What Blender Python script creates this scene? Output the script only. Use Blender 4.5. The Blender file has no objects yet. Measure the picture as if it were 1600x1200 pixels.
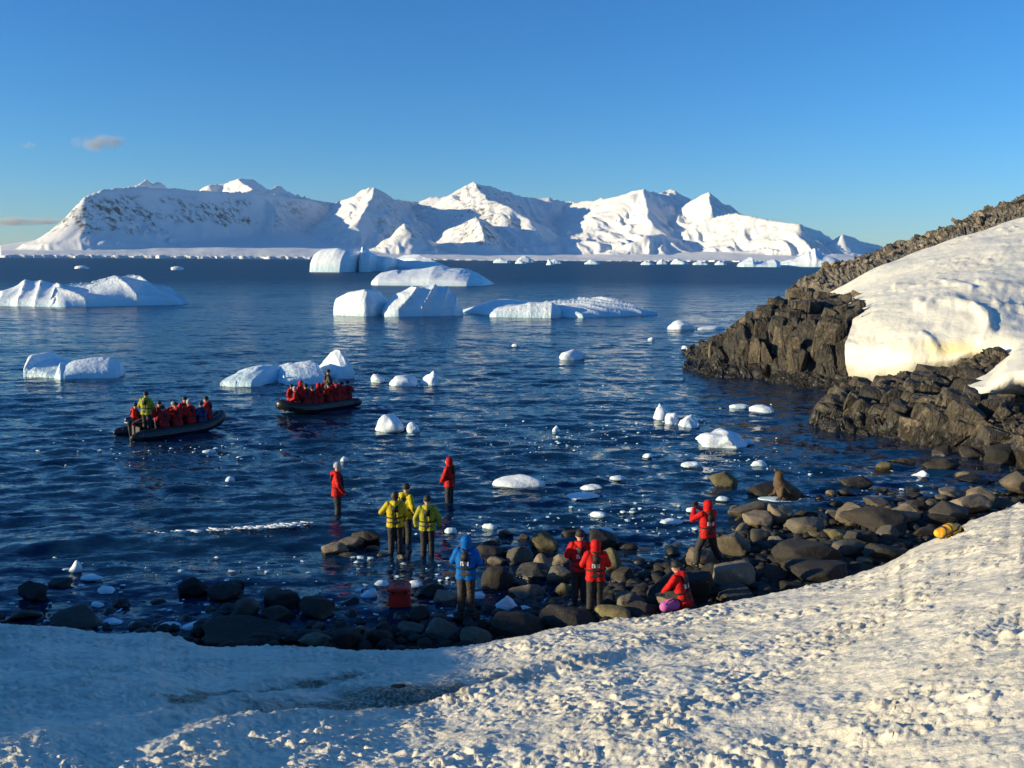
import bpy, bmesh, math, random
import numpy as np
from mathutils import Vector, Matrix

# ------------------------------------------------------------------ camera, sky, sun, exposure
SC = bpy.context.scene
COL = SC.collection
F = 1400.0                      # focal length in photo pixels (1600 wide)
CAMH = 7.5
PITCH = math.atan((600 - 406) / F)
ROLL = math.radians(0.35)
FWD = Vector((0, math.cos(PITCH), -math.sin(PITCH)))
UP0 = Vector((0, math.sin(PITCH), math.cos(PITCH)))
R0 = Vector((1, 0, 0))
RIGHT = R0 * math.cos(ROLL) + UP0 * math.sin(ROLL)
UPV = UP0 * math.cos(ROLL) - R0 * math.sin(ROLL)
CAM = Vector((0, 0, CAMH))
cd = bpy.data.cameras.new('camera')
cam = bpy.data.objects.new('camera', cd)
COL.objects.link(cam)
cam.matrix_world = Matrix(((RIGHT.x, UPV.x, -FWD.x, 0), (RIGHT.y, UPV.y, -FWD.y, 0),
                           (RIGHT.z, UPV.z, -FWD.z, CAMH), (0, 0, 0, 1)))
cd.sensor_width = 36.0
cd.lens = F * 36.0 / 1600.0
cd.clip_start = 0.3
cd.clip_end = 90000
SC.camera = cam

SUN_EL = math.radians(11.0)
SUN_BACK = math.radians(13.0)   # how far behind the straight-left direction the sun stands
SUN = Vector((-math.cos(SUN_EL) * math.cos(SUN_BACK), -math.cos(SUN_EL) * math.sin(SUN_BACK), math.sin(SUN_EL)))
w = bpy.data.worlds.new('World')
SC.world = w
w.use_nodes = True
nt = w.node_tree
bgn = nt.nodes['Background']
sky = nt.nodes.new('ShaderNodeTexSky')
sky.sky_type = 'NISHITA'
sky.sun_disc = False
sky.sun_elevation = SUN_EL
sky.sun_rotation = math.atan2(SUN.x, SUN.y)
sky.altitude = 0
sky.air_density = 1.0
sky.dust_density = 0.0
sky.ozone_density = 6.8
hsv = nt.nodes.new('ShaderNodeHueSaturation')
hsv.inputs['Saturation'].default_value = 1.05
nt.links.new(sky.outputs[0], hsv.inputs['Color'])
nt.links.new(hsv.outputs[0], bgn.inputs['Color'])
bgn.inputs['Strength'].default_value = 0.118
sl = bpy.data.lights.new('sun', 'SUN')
sl.energy = 4.4
sl.angle = math.radians(0.5)
sl.color = (1.0, 0.85, 0.54)
so = bpy.data.objects.new('sun', sl)
COL.objects.link(so)
so.rotation_euler = SUN.to_track_quat('Z', 'Y').to_euler()
SC.view_settings.view_transform = 'Standard'
SC.view_settings.look = 'None'
SC.view_settings.gamma = 1.0
SC.view_settings.use_curve_mapping = False
SC.view_settings.exposure = 0.68
SC.render.engine = 'CYCLES'
SC.cycles.max_bounces = 5
SC.cycles.diffuse_bounces = 2
SC.cycles.glossy_bounces = 3
SC.cycles.transmission_bounces = 2
SC.cycles.use_denoising = True

rng = np.random.default_rng(7)
random.seed(7)


def ray(px, py):
    return FWD + RIGHT * ((px - 800) / F) + UPV * ((600 - py) / F)


def at(px, py, z=0.0):
    d = ray(px, py)
    return CAM + d * ((z - CAMH) / d.z)


def P(px, py, dist):
    d = ray(px, py)
    return CAM + d * (dist / d.y)


def slant(p):
    return (p - CAM).dot(FWD)


# ------------------------------------------------------------------ noise (numpy)
def _h(ix, iy, iz, seed):
    n = (ix.astype(np.int64) * 374761393 + iy.astype(np.int64) * 668265263 + iz.astype(np.int64) * 2147483647 + seed * 974634777)
    n = n & 0xFFFFFFFF
    n = ((n ^ (n >> 13)) * 1274126177) & 0xFFFFFFFF
    n = ((n ^ (n >> 16)) * 2246822519) & 0xFFFFFFFF
    return n ^ (n >> 15)


def n2(x, y, seed=0):
    xi = np.floor(x); yi = np.floor(y)
    fx = x - xi; fy = y - yi
    u = fx * fx * fx * (fx * (fx * 6 - 15) + 10); v = fy * fy * fy * (fy * (fy * 6 - 15) + 10)
    z0 = np.zeros_like(xi)
    def g(ox, oy):
        h = _h(xi + ox, yi + oy, z0, seed)
        a = (h & 0xFFFF) * (2 * math.pi / 65536)
        return np.cos(a) * (fx - ox) + np.sin(a) * (fy - oy)
    a = g(0, 0); b = g(1, 0); c = g(0, 1); d = g(1, 1)
    return (a + (b - a) * u + (c - a) * v + (a - b - c + d) * u * v) * 1.4


def n3(p, seed=0):
    pi = np.floor(p); f = p - pi
    u = f * f * f * (f * (f * 6 - 15) + 10)
    out = 0
    for ox in (0, 1):
        wx = u[:, 0] if ox else 1 - u[:, 0]
        for oy in (0, 1):
            wy = u[:, 1] if oy else 1 - u[:, 1]
            for oz in (0, 1):
                wz = u[:, 2] if oz else 1 - u[:, 2]
                h = _h(pi[:, 0] + ox, pi[:, 1] + oy, pi[:, 2] + oz, seed)
                gx = (h & 1023) / 511.5 - 1; gy = ((h >> 10) & 1023) / 511.5 - 1; gz = ((h >> 20) & 1023) / 511.5 - 1
                out = out + wx * wy * wz * (gx * (f[:, 0] - ox) + gy * (f[:, 1] - oy) + gz * (f[:, 2] - oz))
    return out * 1.3


def fbm2(x, y, octs=4, seed=0, ridged=False, gain=0.5):
    a, t, s = 1.0, 0.0, 0.0
    for i in range(octs):
        v = n2(x, y, seed + i * 13)
        if ridged:
            v = 1 - 2 * np.abs(v)
        t = t + a * v; s += a; a *= gain
        x, y = (x * 0.8 - y * 0.6) * 2.03 + 17.3, (x * 0.6 + y * 0.8) * 2.03 - 9.1
    return t / s


def fbm3(p, octs=3, seed=0, ridged=False, gain=0.5):
    a, t, s = 1.0, 0.0, 0.0
    for i in range(octs):
        v = n3(p, seed + i * 13)
        if ridged:
            v = 1 - 2 * np.abs(v)
        t = t + a * v; s += a; a *= gain
        p = p * 2.03 + 11.7
    return t / s


def worley2(x, y, seed=0):
    xi = np.floor(x); yi = np.floor(y)
    best = np.full(x.shape, 9.0); bid = np.zeros(x.shape); sec = np.full(x.shape, 9.0)
    z0 = np.zeros_like(xi)
    for ox in (-1, 0, 1):
        for oy in (-1, 0, 1):
            h = _h(xi + ox, yi + oy, z0, seed)
            cx = xi + ox + (h & 1023) / 1023.0; cy = yi + oy + ((h >> 10) & 1023) / 1023.0
            d = np.hypot(x - cx, y - cy)
            m = d < best
            sec = np.where(m, best, np.minimum(sec, d))
            bid = np.where(m, ((h >> 20) & 1023) / 1023.0, bid)
            best = np.where(m, d, best)
    return best, bid, sec


def worley3(p, seed=0):
    pi = np.floor(p)
    best = np.full(len(p), 9.0); sec = np.full(len(p), 9.0); bid = np.zeros(len(p))
    for ox in (-1, 0, 1):
        for oy in (-1, 0, 1):
            for oz in (-1, 0, 1):
                h = _h(pi[:, 0] + ox, pi[:, 1] + oy, pi[:, 2] + oz, seed)
                q = pi + np.array((ox, oy, oz)) + np.stack(((h & 255) / 255.0, ((h >> 8) & 255) / 255.0, ((h >> 16) & 255) / 255.0), 1)
                d = np.sqrt(((p - q) ** 2).sum(1))
                m = d < best
                sec = np.where(m, best, np.minimum(sec, d))
                bid = np.where(m, (h >> 24) / 255.0, bid)
                best = np.where(m, d, best)
    return best, bid, sec


def smooth(a, b, x):
    t = np.clip((x - a) / (b - a), 0, 1)
    return t * t * (3 - 2 * t)


# ------------------------------------------------------------------ mesh helpers
def raw_mesh(name, V, faces, smooth_shade=True):
    me = bpy.data.meshes.new(name)
    V = np.asarray(V, dtype=np.float32)
    faces = np.asarray(faces, dtype=np.int32)
    k = faces.shape[1]
    me.vertices.add(len(V)); me.vertices.foreach_set('co', V.ravel())
    me.loops.add(faces.size); me.loops.foreach_set('vertex_index', faces.ravel())
    me.polygons.add(len(faces))
    me.polygons.foreach_set('loop_start', np.arange(0, faces.size, k, dtype=np.int32))
    me.polygons.foreach_set('use_smooth', np.full(len(faces), smooth_shade))
    me.update(calc_edges=True)
    return me


def grid_faces(nu, nv, wrap=False):
    i = np.arange(nu - 1 + (1 if wrap else 0))[:, None]; j = np.arange(nv - 1)[None, :]
    i2 = (i + 1) % nu
    a = i * nv + j; b = i2 * nv + j; c = i2 * nv + j + 1; d = i * nv + j + 1
    return np.stack((a, b, c, d), -1).reshape(-1, 4)


def link(name, me, mat=None, parent=None, loc=None):
    o = bpy.data.objects.new(name, me)
    COL.objects.link(o)
    if mat is not None and me is not None and len(me.materials) == 0:
        me.materials.append(mat)
    if parent is not None:
        o.parent = parent
    if loc is not None:
        o.location = loc
    return o


def tag(o, label, cat, group=None, kind=None):
    o['label'] = label
    o['category'] = cat
    if group:
        o['group'] = group
    if kind:
        o['kind'] = kind
    return o


def empty(name, loc, rz=0.0):
    o = bpy.data.objects.new(name, None)
    COL.objects.link(o)
    o.location = loc
    o.rotation_euler = (0, 0, rz)
    o.empty_display_size = 0.2
    return o


def attr(me, name, vals):
    a = me.attributes.new(name, 'FLOAT', 'POINT')
    a.data.foreach_set('value', np.asarray(vals, dtype=np.float32))


# ------------------------------------------------------------------ materials
class NT:
    def __init__(s, name):
        s.m = bpy.data.materials.new(name); s.m.use_nodes = True
        s.t = s.m.node_tree; s.b = s.t.nodes['Principled BSDF']

    def n(s, kind, **kw):
        nd = s.t.nodes.new('ShaderNode' + kind)
        for k, v in kw.items():
            if hasattr(nd, k) and k not in nd.inputs:
                setattr(nd, k, v)
            else:
                nd.inputs[k].default_value = v
        return nd

    def l(s, a, b):
        s.t.links.new(a, b)

    def noise(s, scale, detail=4, rough=0.55, vec=None, sub=None):
        nd = s.n('TexNoise'); nd.inputs['Scale'].default_value = scale
        nd.inputs['Detail'].default_value = detail; nd.inputs['Roughness'].default_value = rough
        if vec is not None:
            s.l(vec, nd.inputs['Vector'])
        return nd

    def ramp(s, fac, stops):
        r = s.n('ValToRGB')
        e = r.color_ramp.elements
        while len(e) < len(stops):
            e.new(0.5)
        for i, (p, c) in enumerate(stops):
            e[i].position = p
            e[i].color = (*c, 1) if len(c) == 3 else c
        s.l(fac, r.inputs[0])
        return r

    def mix(s, fac, a, b, mode='MIX'):
        m = s.n('Mix'); m.data_type = 'RGBA'; m.blend_type = mode
        for sock, v in ((m.inputs[0], fac), (m.inputs[6], a), (m.inputs[7], b)):
            if hasattr(v, 'links'):
                s.l(v, sock)
            elif isinstance(v, (int, float)):
                sock.default_value = v
            else:
                sock.default_value = (*v, 1)
        return m.outputs[2]

    def math(s, op, a, b=0.0):
        m = s.n('Math'); m.operation = op
        for sock, v in ((m.inputs[0], a), (m.inputs[1], b)):
            if hasattr(v, 'links'):
                s.l(v, sock)
            else:
                sock.default_value = v
        return m.outputs[0]

    def pos(s):
        return s.n('NewGeometry').outputs['Position']

    def obj(s):
        return s.n('TexCoord').outputs['Object']

    def bump(s, h, strength, dist):
        b = s.n('Bump'); b.inputs['Strength'].default_value = strength; b.inputs['Distance'].default_value = dist
        s.l(h, b.inputs['Height']); s.l(b.outputs[0], s.b.inputs['Normal'])
        return b


def plain(name, col, rough=0.6, metal=0.0, noise_amt=0.15, scale=30, bump=0.0):
    t = NT(name)
    n = t.noise(scale, 3, vec=t.obj())
    d = tuple(c * (1 - noise_amt) for c in col); u = tuple(min(1, c * (1 + noise_amt)) for c in col)
    r = t.ramp(n.outputs[0], [(0.3, d), (0.7, u)])
    t.l(r.outputs[0], t.b.inputs['Base Color'])
    t.b.inputs['Roughness'].default_value = rough
    t.b.inputs['Metallic'].default_value = metal
    if bump:
        t.bump(n.outputs[0], 0.6, bump)
    return t.m


def mat_snow(name, dirt=0.5, base=(0.84, 0.83, 0.80), scale=1.0, bump=0.03):
    t = NT(name); p = t.pos()
    big = t.noise(0.55 * scale, 5, 0.6, p); fine = t.noise(9 * scale, 6, 0.65, p); mid = t.noise(2.6 * scale, 5, 0.62, p)
    dm = t.ramp(big.outputs[0], [(0.42, (0, 0, 0)), (0.68, (1, 1, 1))])
    d2 = t.ramp(mid.outputs[0], [(0.46, (0, 0, 0)), (0.70, (1, 1, 1))])
    f = t.math('MULTIPLY', t.math('ADD', t.math('MULTIPLY', dm.outputs[0], 0.45), t.math('MULTIPLY', d2.outputs[0], 0.55)), dirt)
    d3 = t.ramp(fine.outputs[0], [(0.50, (0, 0, 0)), (0.66, (1, 1, 1))])
    f = t.math('ADD', f, t.math('MULTIPLY', d3.outputs[0], 0.2 * dirt))
    dirtc = t.mix(fine.outputs[0], (0.46, 0.38, 0.27), (0.52, 0.51, 0.40))
    c = t.mix(f, base, dirtc)
    at_ = t.n('Attribute'); at_.attribute_name = 'dirt'
    sp = t.noise(22 * scale, 4, 0.7, p)
    da = t.math('MULTIPLY', at_.outputs['Fac'], t.ramp(sp.outputs[0], [(0.33, (0.25,) * 3), (0.55, (1, 1, 1))]).outputs[0])
    c = t.mix(da, c, (0.13, 0.11, 0.065))
    st = t.n('Attribute'); st.attribute_name = 'stain'
    c = t.mix(t.math('MULTIPLY', st.outputs['Fac'], 0.75), c, (0.80, 0.62, 0.24))
    t.l(c, t.b.inputs['Base Color'])
    t.b.inputs['Roughness'].default_value = 0.55
    h = t.math('ADD', t.math('MULTIPLY', fine.outputs[0], 1.0), t.math('MULTIPLY', mid.outputs[0], 0.6))
    t.bump(h, 0.7, bump)
    return t.m


def mat_rock(name, c0, c1, scale=1.0, bump=0.06, wet_top=0.25, pale=(0.30, 0.27, 0.21), pale_amt=0.35, local=False):
    t = NT(name); p = t.pos()
    v = t.obj() if local else p
    if local:
        oi = t.n('ObjectInfo')
        va = t.n('VectorMath'); va.operation = 'ADD'
        vs = t.n('VectorMath'); vs.operation = 'SCALE'; t.l(oi.outputs['Random'], vs.inputs['Scale'])
        vs.inputs[0].default_value = (97.0, 53.0, 31.0)
        t.l(v, va.inputs[0]); t.l(vs.outputs[0], va.inputs[1]); v = va.outputs[0]
    a = t.noise(1.1 * scale, 6, 0.62, v); b = t.noise(6.5 * scale, 6, 0.65, v); f = t.noise(30 * scale, 4, 0.6, v)
    r = t.ramp(a.outputs[0], [(0.30, c0), (0.72, c1)])
    pm = t.ramp(b.outputs[0], [(0.52, (0, 0, 0)), (0.74, (1, 1, 1))])
    c = t.mix(t.math('MULTIPLY', pm.outputs[0], pale_amt), r.outputs[0], pale)
    c = t.mix(0.5, c, t.ramp(f.outputs[0], [(0.3, (0.5,) * 3), (0.7, (1.4,) * 3)]).outputs[0], 'MULTIPLY')
    sx = t.n('SeparateXYZ'); t.l(p, sx.inputs[0])
    z = t.math('ADD', sx.outputs[2], t.math('MULTIPLY', t.math('SUBTRACT', b.outputs[0], 0.5), 0.35))
    wet = t.ramp(t.math('MULTIPLY', z, 1.0), [(max(0.0, wet_top - 0.12), (1, 1, 1)), (wet_top, (0, 0, 0))])
    c = t.mix(wet.outputs[0], c, t.mix(1.0, c, (0.32, 0.33, 0.34), 'MULTIPLY'))
    if local:
        c = t.mix(1.0, c, t.ramp(oi.outputs['Random'], [(0.0, (0.36, 0.37, 0.38)), (0.4, (0.80, 0.78, 0.74)), (0.75, (1.1, 1.05, 0.97)), (1.0, (1.3, 1.15, 0.92))]).outputs[0], 'MULTIPLY')
    if not local:
        oi = t.n('ObjectInfo')
        c = t.mix(1.0, c, t.ramp(oi.outputs['Random'], [(0.0, (0.45, 0.46, 0.48)), (0.5, (0.9, 0.87, 0.82)), (0.85, (1.4, 1.28, 1.08)), (1.0, (2.1, 1.85, 1.45))]).outputs[0], 'MULTIPLY')
    t.l(c, t.b.inputs['Base Color'])
    t.l(t.math('SUBTRACT', 0.85, t.math('MULTIPLY', wet.outputs[0], 0.55)), t.b.inputs['Roughness'])
    h = t.math('ADD', b.outputs[0], t.math('MULTIPLY', f.outputs[0], 0.35))
    if not local:
        for k, (sx_, sz_) in enumerate(((1.5, 0.7), (4.0, 2.2))):
            wv = t.n('VectorMath'); wv.operation = 'ADD'
            ws = t.n('VectorMath'); ws.operation = 'SCALE'; ws.inputs['Scale'].default_value = 0.5 / sx_
            t.l(b.outputs['Color'], ws.inputs[0]); t.l(p, wv.inputs[0]); t.l(ws.outputs[0], wv.inputs[1])
            mp = t.n('Mapping'); mp.inputs['Scale'].default_value = (sx_, sx_, sz_); mp.inputs['Rotation'].default_value = (0.1, 0.35, 0.2)
            t.l(wv.outputs[0], mp.inputs[0])
            vo = t.n('TexVoronoi'); vo.feature = 'DISTANCE_TO_EDGE'; vo.inputs['Scale'].default_value = 1.0
            t.l(mp.outputs[0], vo.inputs['Vector'])
            cr = t.ramp(vo.outputs['Distance'], [(0.0, (0, 0, 0)), (0.10, (1, 1, 1))])
            h = t.math('ADD', h, t.math('MULTIPLY', cr.outputs[0], (1.1, 0.35)[k]))
    t.bump(h, 0.8, bump)
    return t.m


def mat_ice(name, base=(0.86, 0.90, 0.92), low=(0.42, 0.70, 0.78), band=0.5, bump=0.05, scale=1.0):
    t = NT(name); p = t.pos()
    a = t.noise(0.8 * scale, 5, 0.6, p); b = t.noise(5 * scale, 5, 0.6, p)
    sx = t.n('SeparateXYZ'); t.l(p, sx.inputs[0])
    zz = t.math('DIVIDE', t.math('ADD', sx.outputs[2], t.math('MULTIPLY', t.math('SUBTRACT', a.outputs[0], 0.5), band)), band)
    fac = t.ramp(zz, [(0.0, (1, 1, 1)), (0.9, (0, 0, 0))])
    c = t.mix(t.math('MULTIPLY', fac.outputs[0], 0.7), base, low)
    mpv = t.n('Mapping'); mpv.inputs['Scale'].default_value = (0.5 * scale, 0.5 * scale, 2.4 * scale); mpv.inputs['Rotation'].default_value = (0.25, 0.5, 0.3); t.l(p, mpv.inputs[0])
    vn = t.noise(1.0, 5, 0.6, mpv.outputs[0])
    c = t.mix(t.math('MULTIPLY', t.ramp(vn.outputs[0], [(0.50, (0, 0, 0)), (0.66, (1, 1, 1))]).outputs[0], 0.55), c, (0.50, 0.72, 0.84))
    t.l(c, t.b.inputs['Base Color'])
    t.b.inputs['Roughness'].default_value = 0.4
    t.bump(t.math('ADD', t.math('ADD', b.outputs[0], a.outputs[0]), t.math('MULTIPLY', vn.outputs[0], 0.8)), 0.8, bump)
    return t.m


def mat_water():
    # ripples too fine for the mesh tilt the normal directly, so the far sea keeps its roughness
    t = NT('sea_water'); p = t.pos()
    def mp(sx, sy, rz):
        m = t.n('Mapping'); m.inputs['Scale'].default_value = (sx, sy, 1); m.inputs['Rotation'].default_value = (0, 0, rz)
        t.l(p, m.inputs[0]); return m.outputs[0]
    def vec(nz, k):
        a = t.n('VectorMath'); a.operation = 'SUBTRACT'; t.l(nz.outputs['Color'], a.inputs[0]); a.inputs[1].default_value = (.5, .5, .5)
        b = t.n('VectorMath'); b.operation = 'MULTIPLY'; t.l(a.outputs[0], b.inputs[0]); b.inputs[1].default_value = (k * 0.6, k, 0)
        return b.outputs[0]
    def add(a, b):
        v = t.n('VectorMath'); v.operation = 'ADD'; t.l(a, v.inputs[0]); t.l(b, v.inputs[1]); return v.outputs[0]
    n1 = t.noise(1.0, 3, 0.55, mp(0.16, 0.55, 0.10)); n2_ = t.noise(1.0, 3, 0.6, mp(0.9, 2.2, -0.15)); n3_ = t.noise(1.0, 2, 0.6, mp(3.5, 7.5, 0.2))
    gust = t.noise(1.0, 3, 0.5, mp(0.012, 0.05, 0.0))
    gs = t.ramp(gust.outputs[0], [(0.3, (0.55,) * 3), (0.7, (1.2,) * 3)])
    v = add(add(vec(n1, 0.8), vec(n2_, 1.0)), vec(n3_, 0.75))
    sc_ = t.n('VectorMath'); sc_.operation = 'SCALE'; t.l(v, sc_.inputs[0]); t.l(gs.outputs[0], sc_.inputs['Scale'])
    g = t.n('NewGeometry')
    nn = t.n('VectorMath'); nn.operation = 'NORMALIZE'; t.l(add(g.outputs['Normal'], sc_.outputs[0]), nn.inputs[0])
    t.l(nn.outputs[0], t.b.inputs['Normal'])
    t.b.inputs['Base Color'].default_value = (0.004, 0.025, 0.062, 1)
    ln = t.n('VectorMath'); ln.operation = 'LENGTH'; t.l(p, ln.inputs[0])
    mr = t.n('MapRange'); mr.inputs['From Min'].default_value = 40; mr.inputs['From Max'].default_value = 330
    mr.inputs['To Min'].default_value = 0.07; mr.inputs['To Max'].default_value = 0.42   # the open strait is choppier than the bay
    t.l(ln.outputs['Value'], mr.inputs['Value']); t.l(mr.outputs[0], t.b.inputs['Roughness'])
    t.b.inputs['IOR'].default_value = 1.33
    return t.m


def mat_mountain():
    t = NT('mountain_snow'); p = t.pos()
    at_ = t.n('Attribute'); at_.attribute_name = 'rock'
    n = t.noise(0.012, 6, 0.7, p); n_f = t.noise(0.05, 4, 0.6, p)
    m = t.math('MULTIPLY', at_.outputs['Fac'], t.ramp(n.outputs[0], [(0.47, (0, 0, 0)), (0.58, (1, 1, 1))]).outputs[0])
    c = t.mix(m, (0.84, 0.82, 0.79), t.mix(n_f.outputs[0], (0.04, 0.038, 0.036), (0.13, 0.12, 0.11)))
    t.l(c, t.b.inputs['Base Color'])
    t.b.inputs['Roughness'].default_value = 0.7
    t.bump(t.math('ADD', n.outputs[0], t.math('MULTIPLY', n_f.outputs[0], 0.2)), 0.4, 10.0)
    return t.m


M_SNOW = mat_snow('shore_snow', 0.7, base=(0.85, 0.78, 0.63), bump=0.045)
M_HEADSNOW = mat_snow('headland_snow', 0.32, base=(0.84, 0.80, 0.68), scale=0.45, bump=0.07)
M_CLIFF = mat_rock('cliff_rock', (0.026, 0.024, 0.021), (0.115, 0.10, 0.08), 0.8, 0.08, 0.75, pale=(0.36, 0.31, 0.22), pale_amt=0.5)
M_RIDGE = mat_rock('ridge_rock', (0.07, 0.066, 0.06), (0.26, 0.24, 0.21), 0.6, 0.2, 0.4, pale=(0.48, 0.45, 0.40), pale_amt=0.65)
M_TAN = mat_rock('tan_boulder', (0.115, 0.095, 0.072), (0.27, 0.225, 0.17), 1.2, 0.04, 0.16, local=True, pale=(0.42, 0.35, 0.25), pale_amt=0.4)
M_GREY = mat_rock('grey_boulder', (0.06, 0.055, 0.046), (0.15, 0.137, 0.115), 1.2, 0.04, 0.16, local=True)
M_DARK = mat_rock('dark_boulder', (0.013, 0.012, 0.012), (0.05, 0.045, 0.038), 1.2, 0.04, 0.16, local=True, pale=(0.14, 0.12, 0.09), pale_amt=0.25)
M_OLIVE = mat_rock('olive_boulder', (0.09, 0.085, 0.04), (0.22, 0.19, 0.10), 1.2, 0.03, 0.16, local=True, pale=(0.40, 0.34, 0.20))
M_SHINGLE = mat_rock('beach_shingle', (0.02, 0.019, 0.017), (0.08, 0.07, 0.06), 3.0, 0.05, 0.3)
M_ICE = mat_ice('berg_ice', band=1.2, bump=0.15, scale=0.6)
M_FARICE = mat_ice('far_berg_ice', band=6.0, bump=0.4, scale=0.1)
M_FLOE = mat_ice('floe_ice', band=0.12, bump=0.03, scale=2.0)
M_WATER = mat_water()
M_MTN = mat_mountain()
M_FOAM = plain('sea_foam', (0.75, 0.78, 0.80), 0.8, noise_amt=0.1)
# ------------------------------------------------------------------ shore snow (one terrain round the camera)
EDGE = [(-300, 965, 1.3), (0, 975, 1.2), (100, 981, 1.15), (190, 992, 1.1), (240, 986, 1.15), (330, 1012, .95), (450, 1010, .95), (560, 1016, .85),
        (640, 1019, .8), (760, 1006, .85), (900, 977, .95), (1000, 966, 1.0), (1100, 950, 1.05), (1200, 930, 1.15), (1330, 902, 1.3), (1400, 875, 1.5),
        (1440, 848, 1.7), (1475, 838, 1.8), (1520, 812, 2.0), (1600, 787, 2.2), (1750, 740, 2.6), (2100, 650, 3.5)]
_E = [at(x, y, z) for x, y, z in EDGE]
E_TH = np.array([math.atan2(p.x, p.y) for p in _E]); E_D = np.array([math.hypot(p.x, p.y) for p in _E]); E_Z = np.array([p.z for p in _E])
FOOT = 5.4


_TH = np.linspace(-1.6, 1.6, 1601)


def _soft(vals, sig):
    k = np.arange(-300, 301) * 0.002
    kern = np.exp(-(k / sig) ** 2 / 2); kern /= kern.sum()
    v = np.interp(_TH, E_TH, vals)
    return np.convolve(np.pad(v, 300, mode='edge'), kern, mode='valid')


_DS, _ZS = _soft(E_D, 0.010), _soft(E_Z, 0.010)
_GW = _soft((E_Z - 5.4) / E_D, 0.06)


def edge_at(th):
    D = np.interp(th, _TH, _DS); Z = np.interp(th, _TH, _ZS)
    out = smooth(0.75, 1.5, np.abs(th))
    return D * (1 - out) + 34 * out, Z * (1 - out) + 4.2 * out


def snow_base(th, r):
    D, Z = edge_at(th)
    s = np.clip(r / D, 0, None)
    return FOOT + (Z - FOOT) * s


def snow_pt(px, py):
    d = ray(px, py); th = math.atan2(d.x, d.y); hl = math.hypot(d.x, d.y)
    D, Z = edge_at(np.array(th))
    g = (float(Z) - FOOT) / float(D)
    r = (CAMH - FOOT) / (-d.z / hl + g)
    return Vector((math.sin(th) * r, math.cos(th) * r, FOOT + g * r))


def seg_dist(x, y, pts):
    best = np.full(x.shape, 1e9); side = np.zeros(x.shape); tt = np.zeros(x.shape); acc = 0.0
    for a, b in zip(pts[:-1], pts[1:]):
        dx, dy = b.x - a.x, b.y - a.y; L2 = dx * dx + dy * dy; L = math.sqrt(L2)
        t = np.clip(((x - a.x) * dx + (y - a.y) * dy) / L2, 0, 1)
        ex, ey = x - a.x - t * dx, y - a.y - t * dy
        d = np.hypot(ex, ey); m = d < best
        side = np.where(m, np.sign(dx * ey - dy * ex), side); tt = np.where(m, acc + t * L, tt); best = np.where(m, d, best)
        acc += L
    return best, side, tt / acc


PATH = [snow_pt(*q) for q in ((60, 1190), (200, 1150), (330, 1120), (470, 1098), (560, 1098), (620, 1092), (690, 1082), (740, 1072), (800, 1052), (900, 1030), (1060, 1000), (1120, 990))]
PATH2 = [snow_pt(*q) for q in ((240, 1110), (330, 1085), (450, 1070), (600, 1048))]


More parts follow.
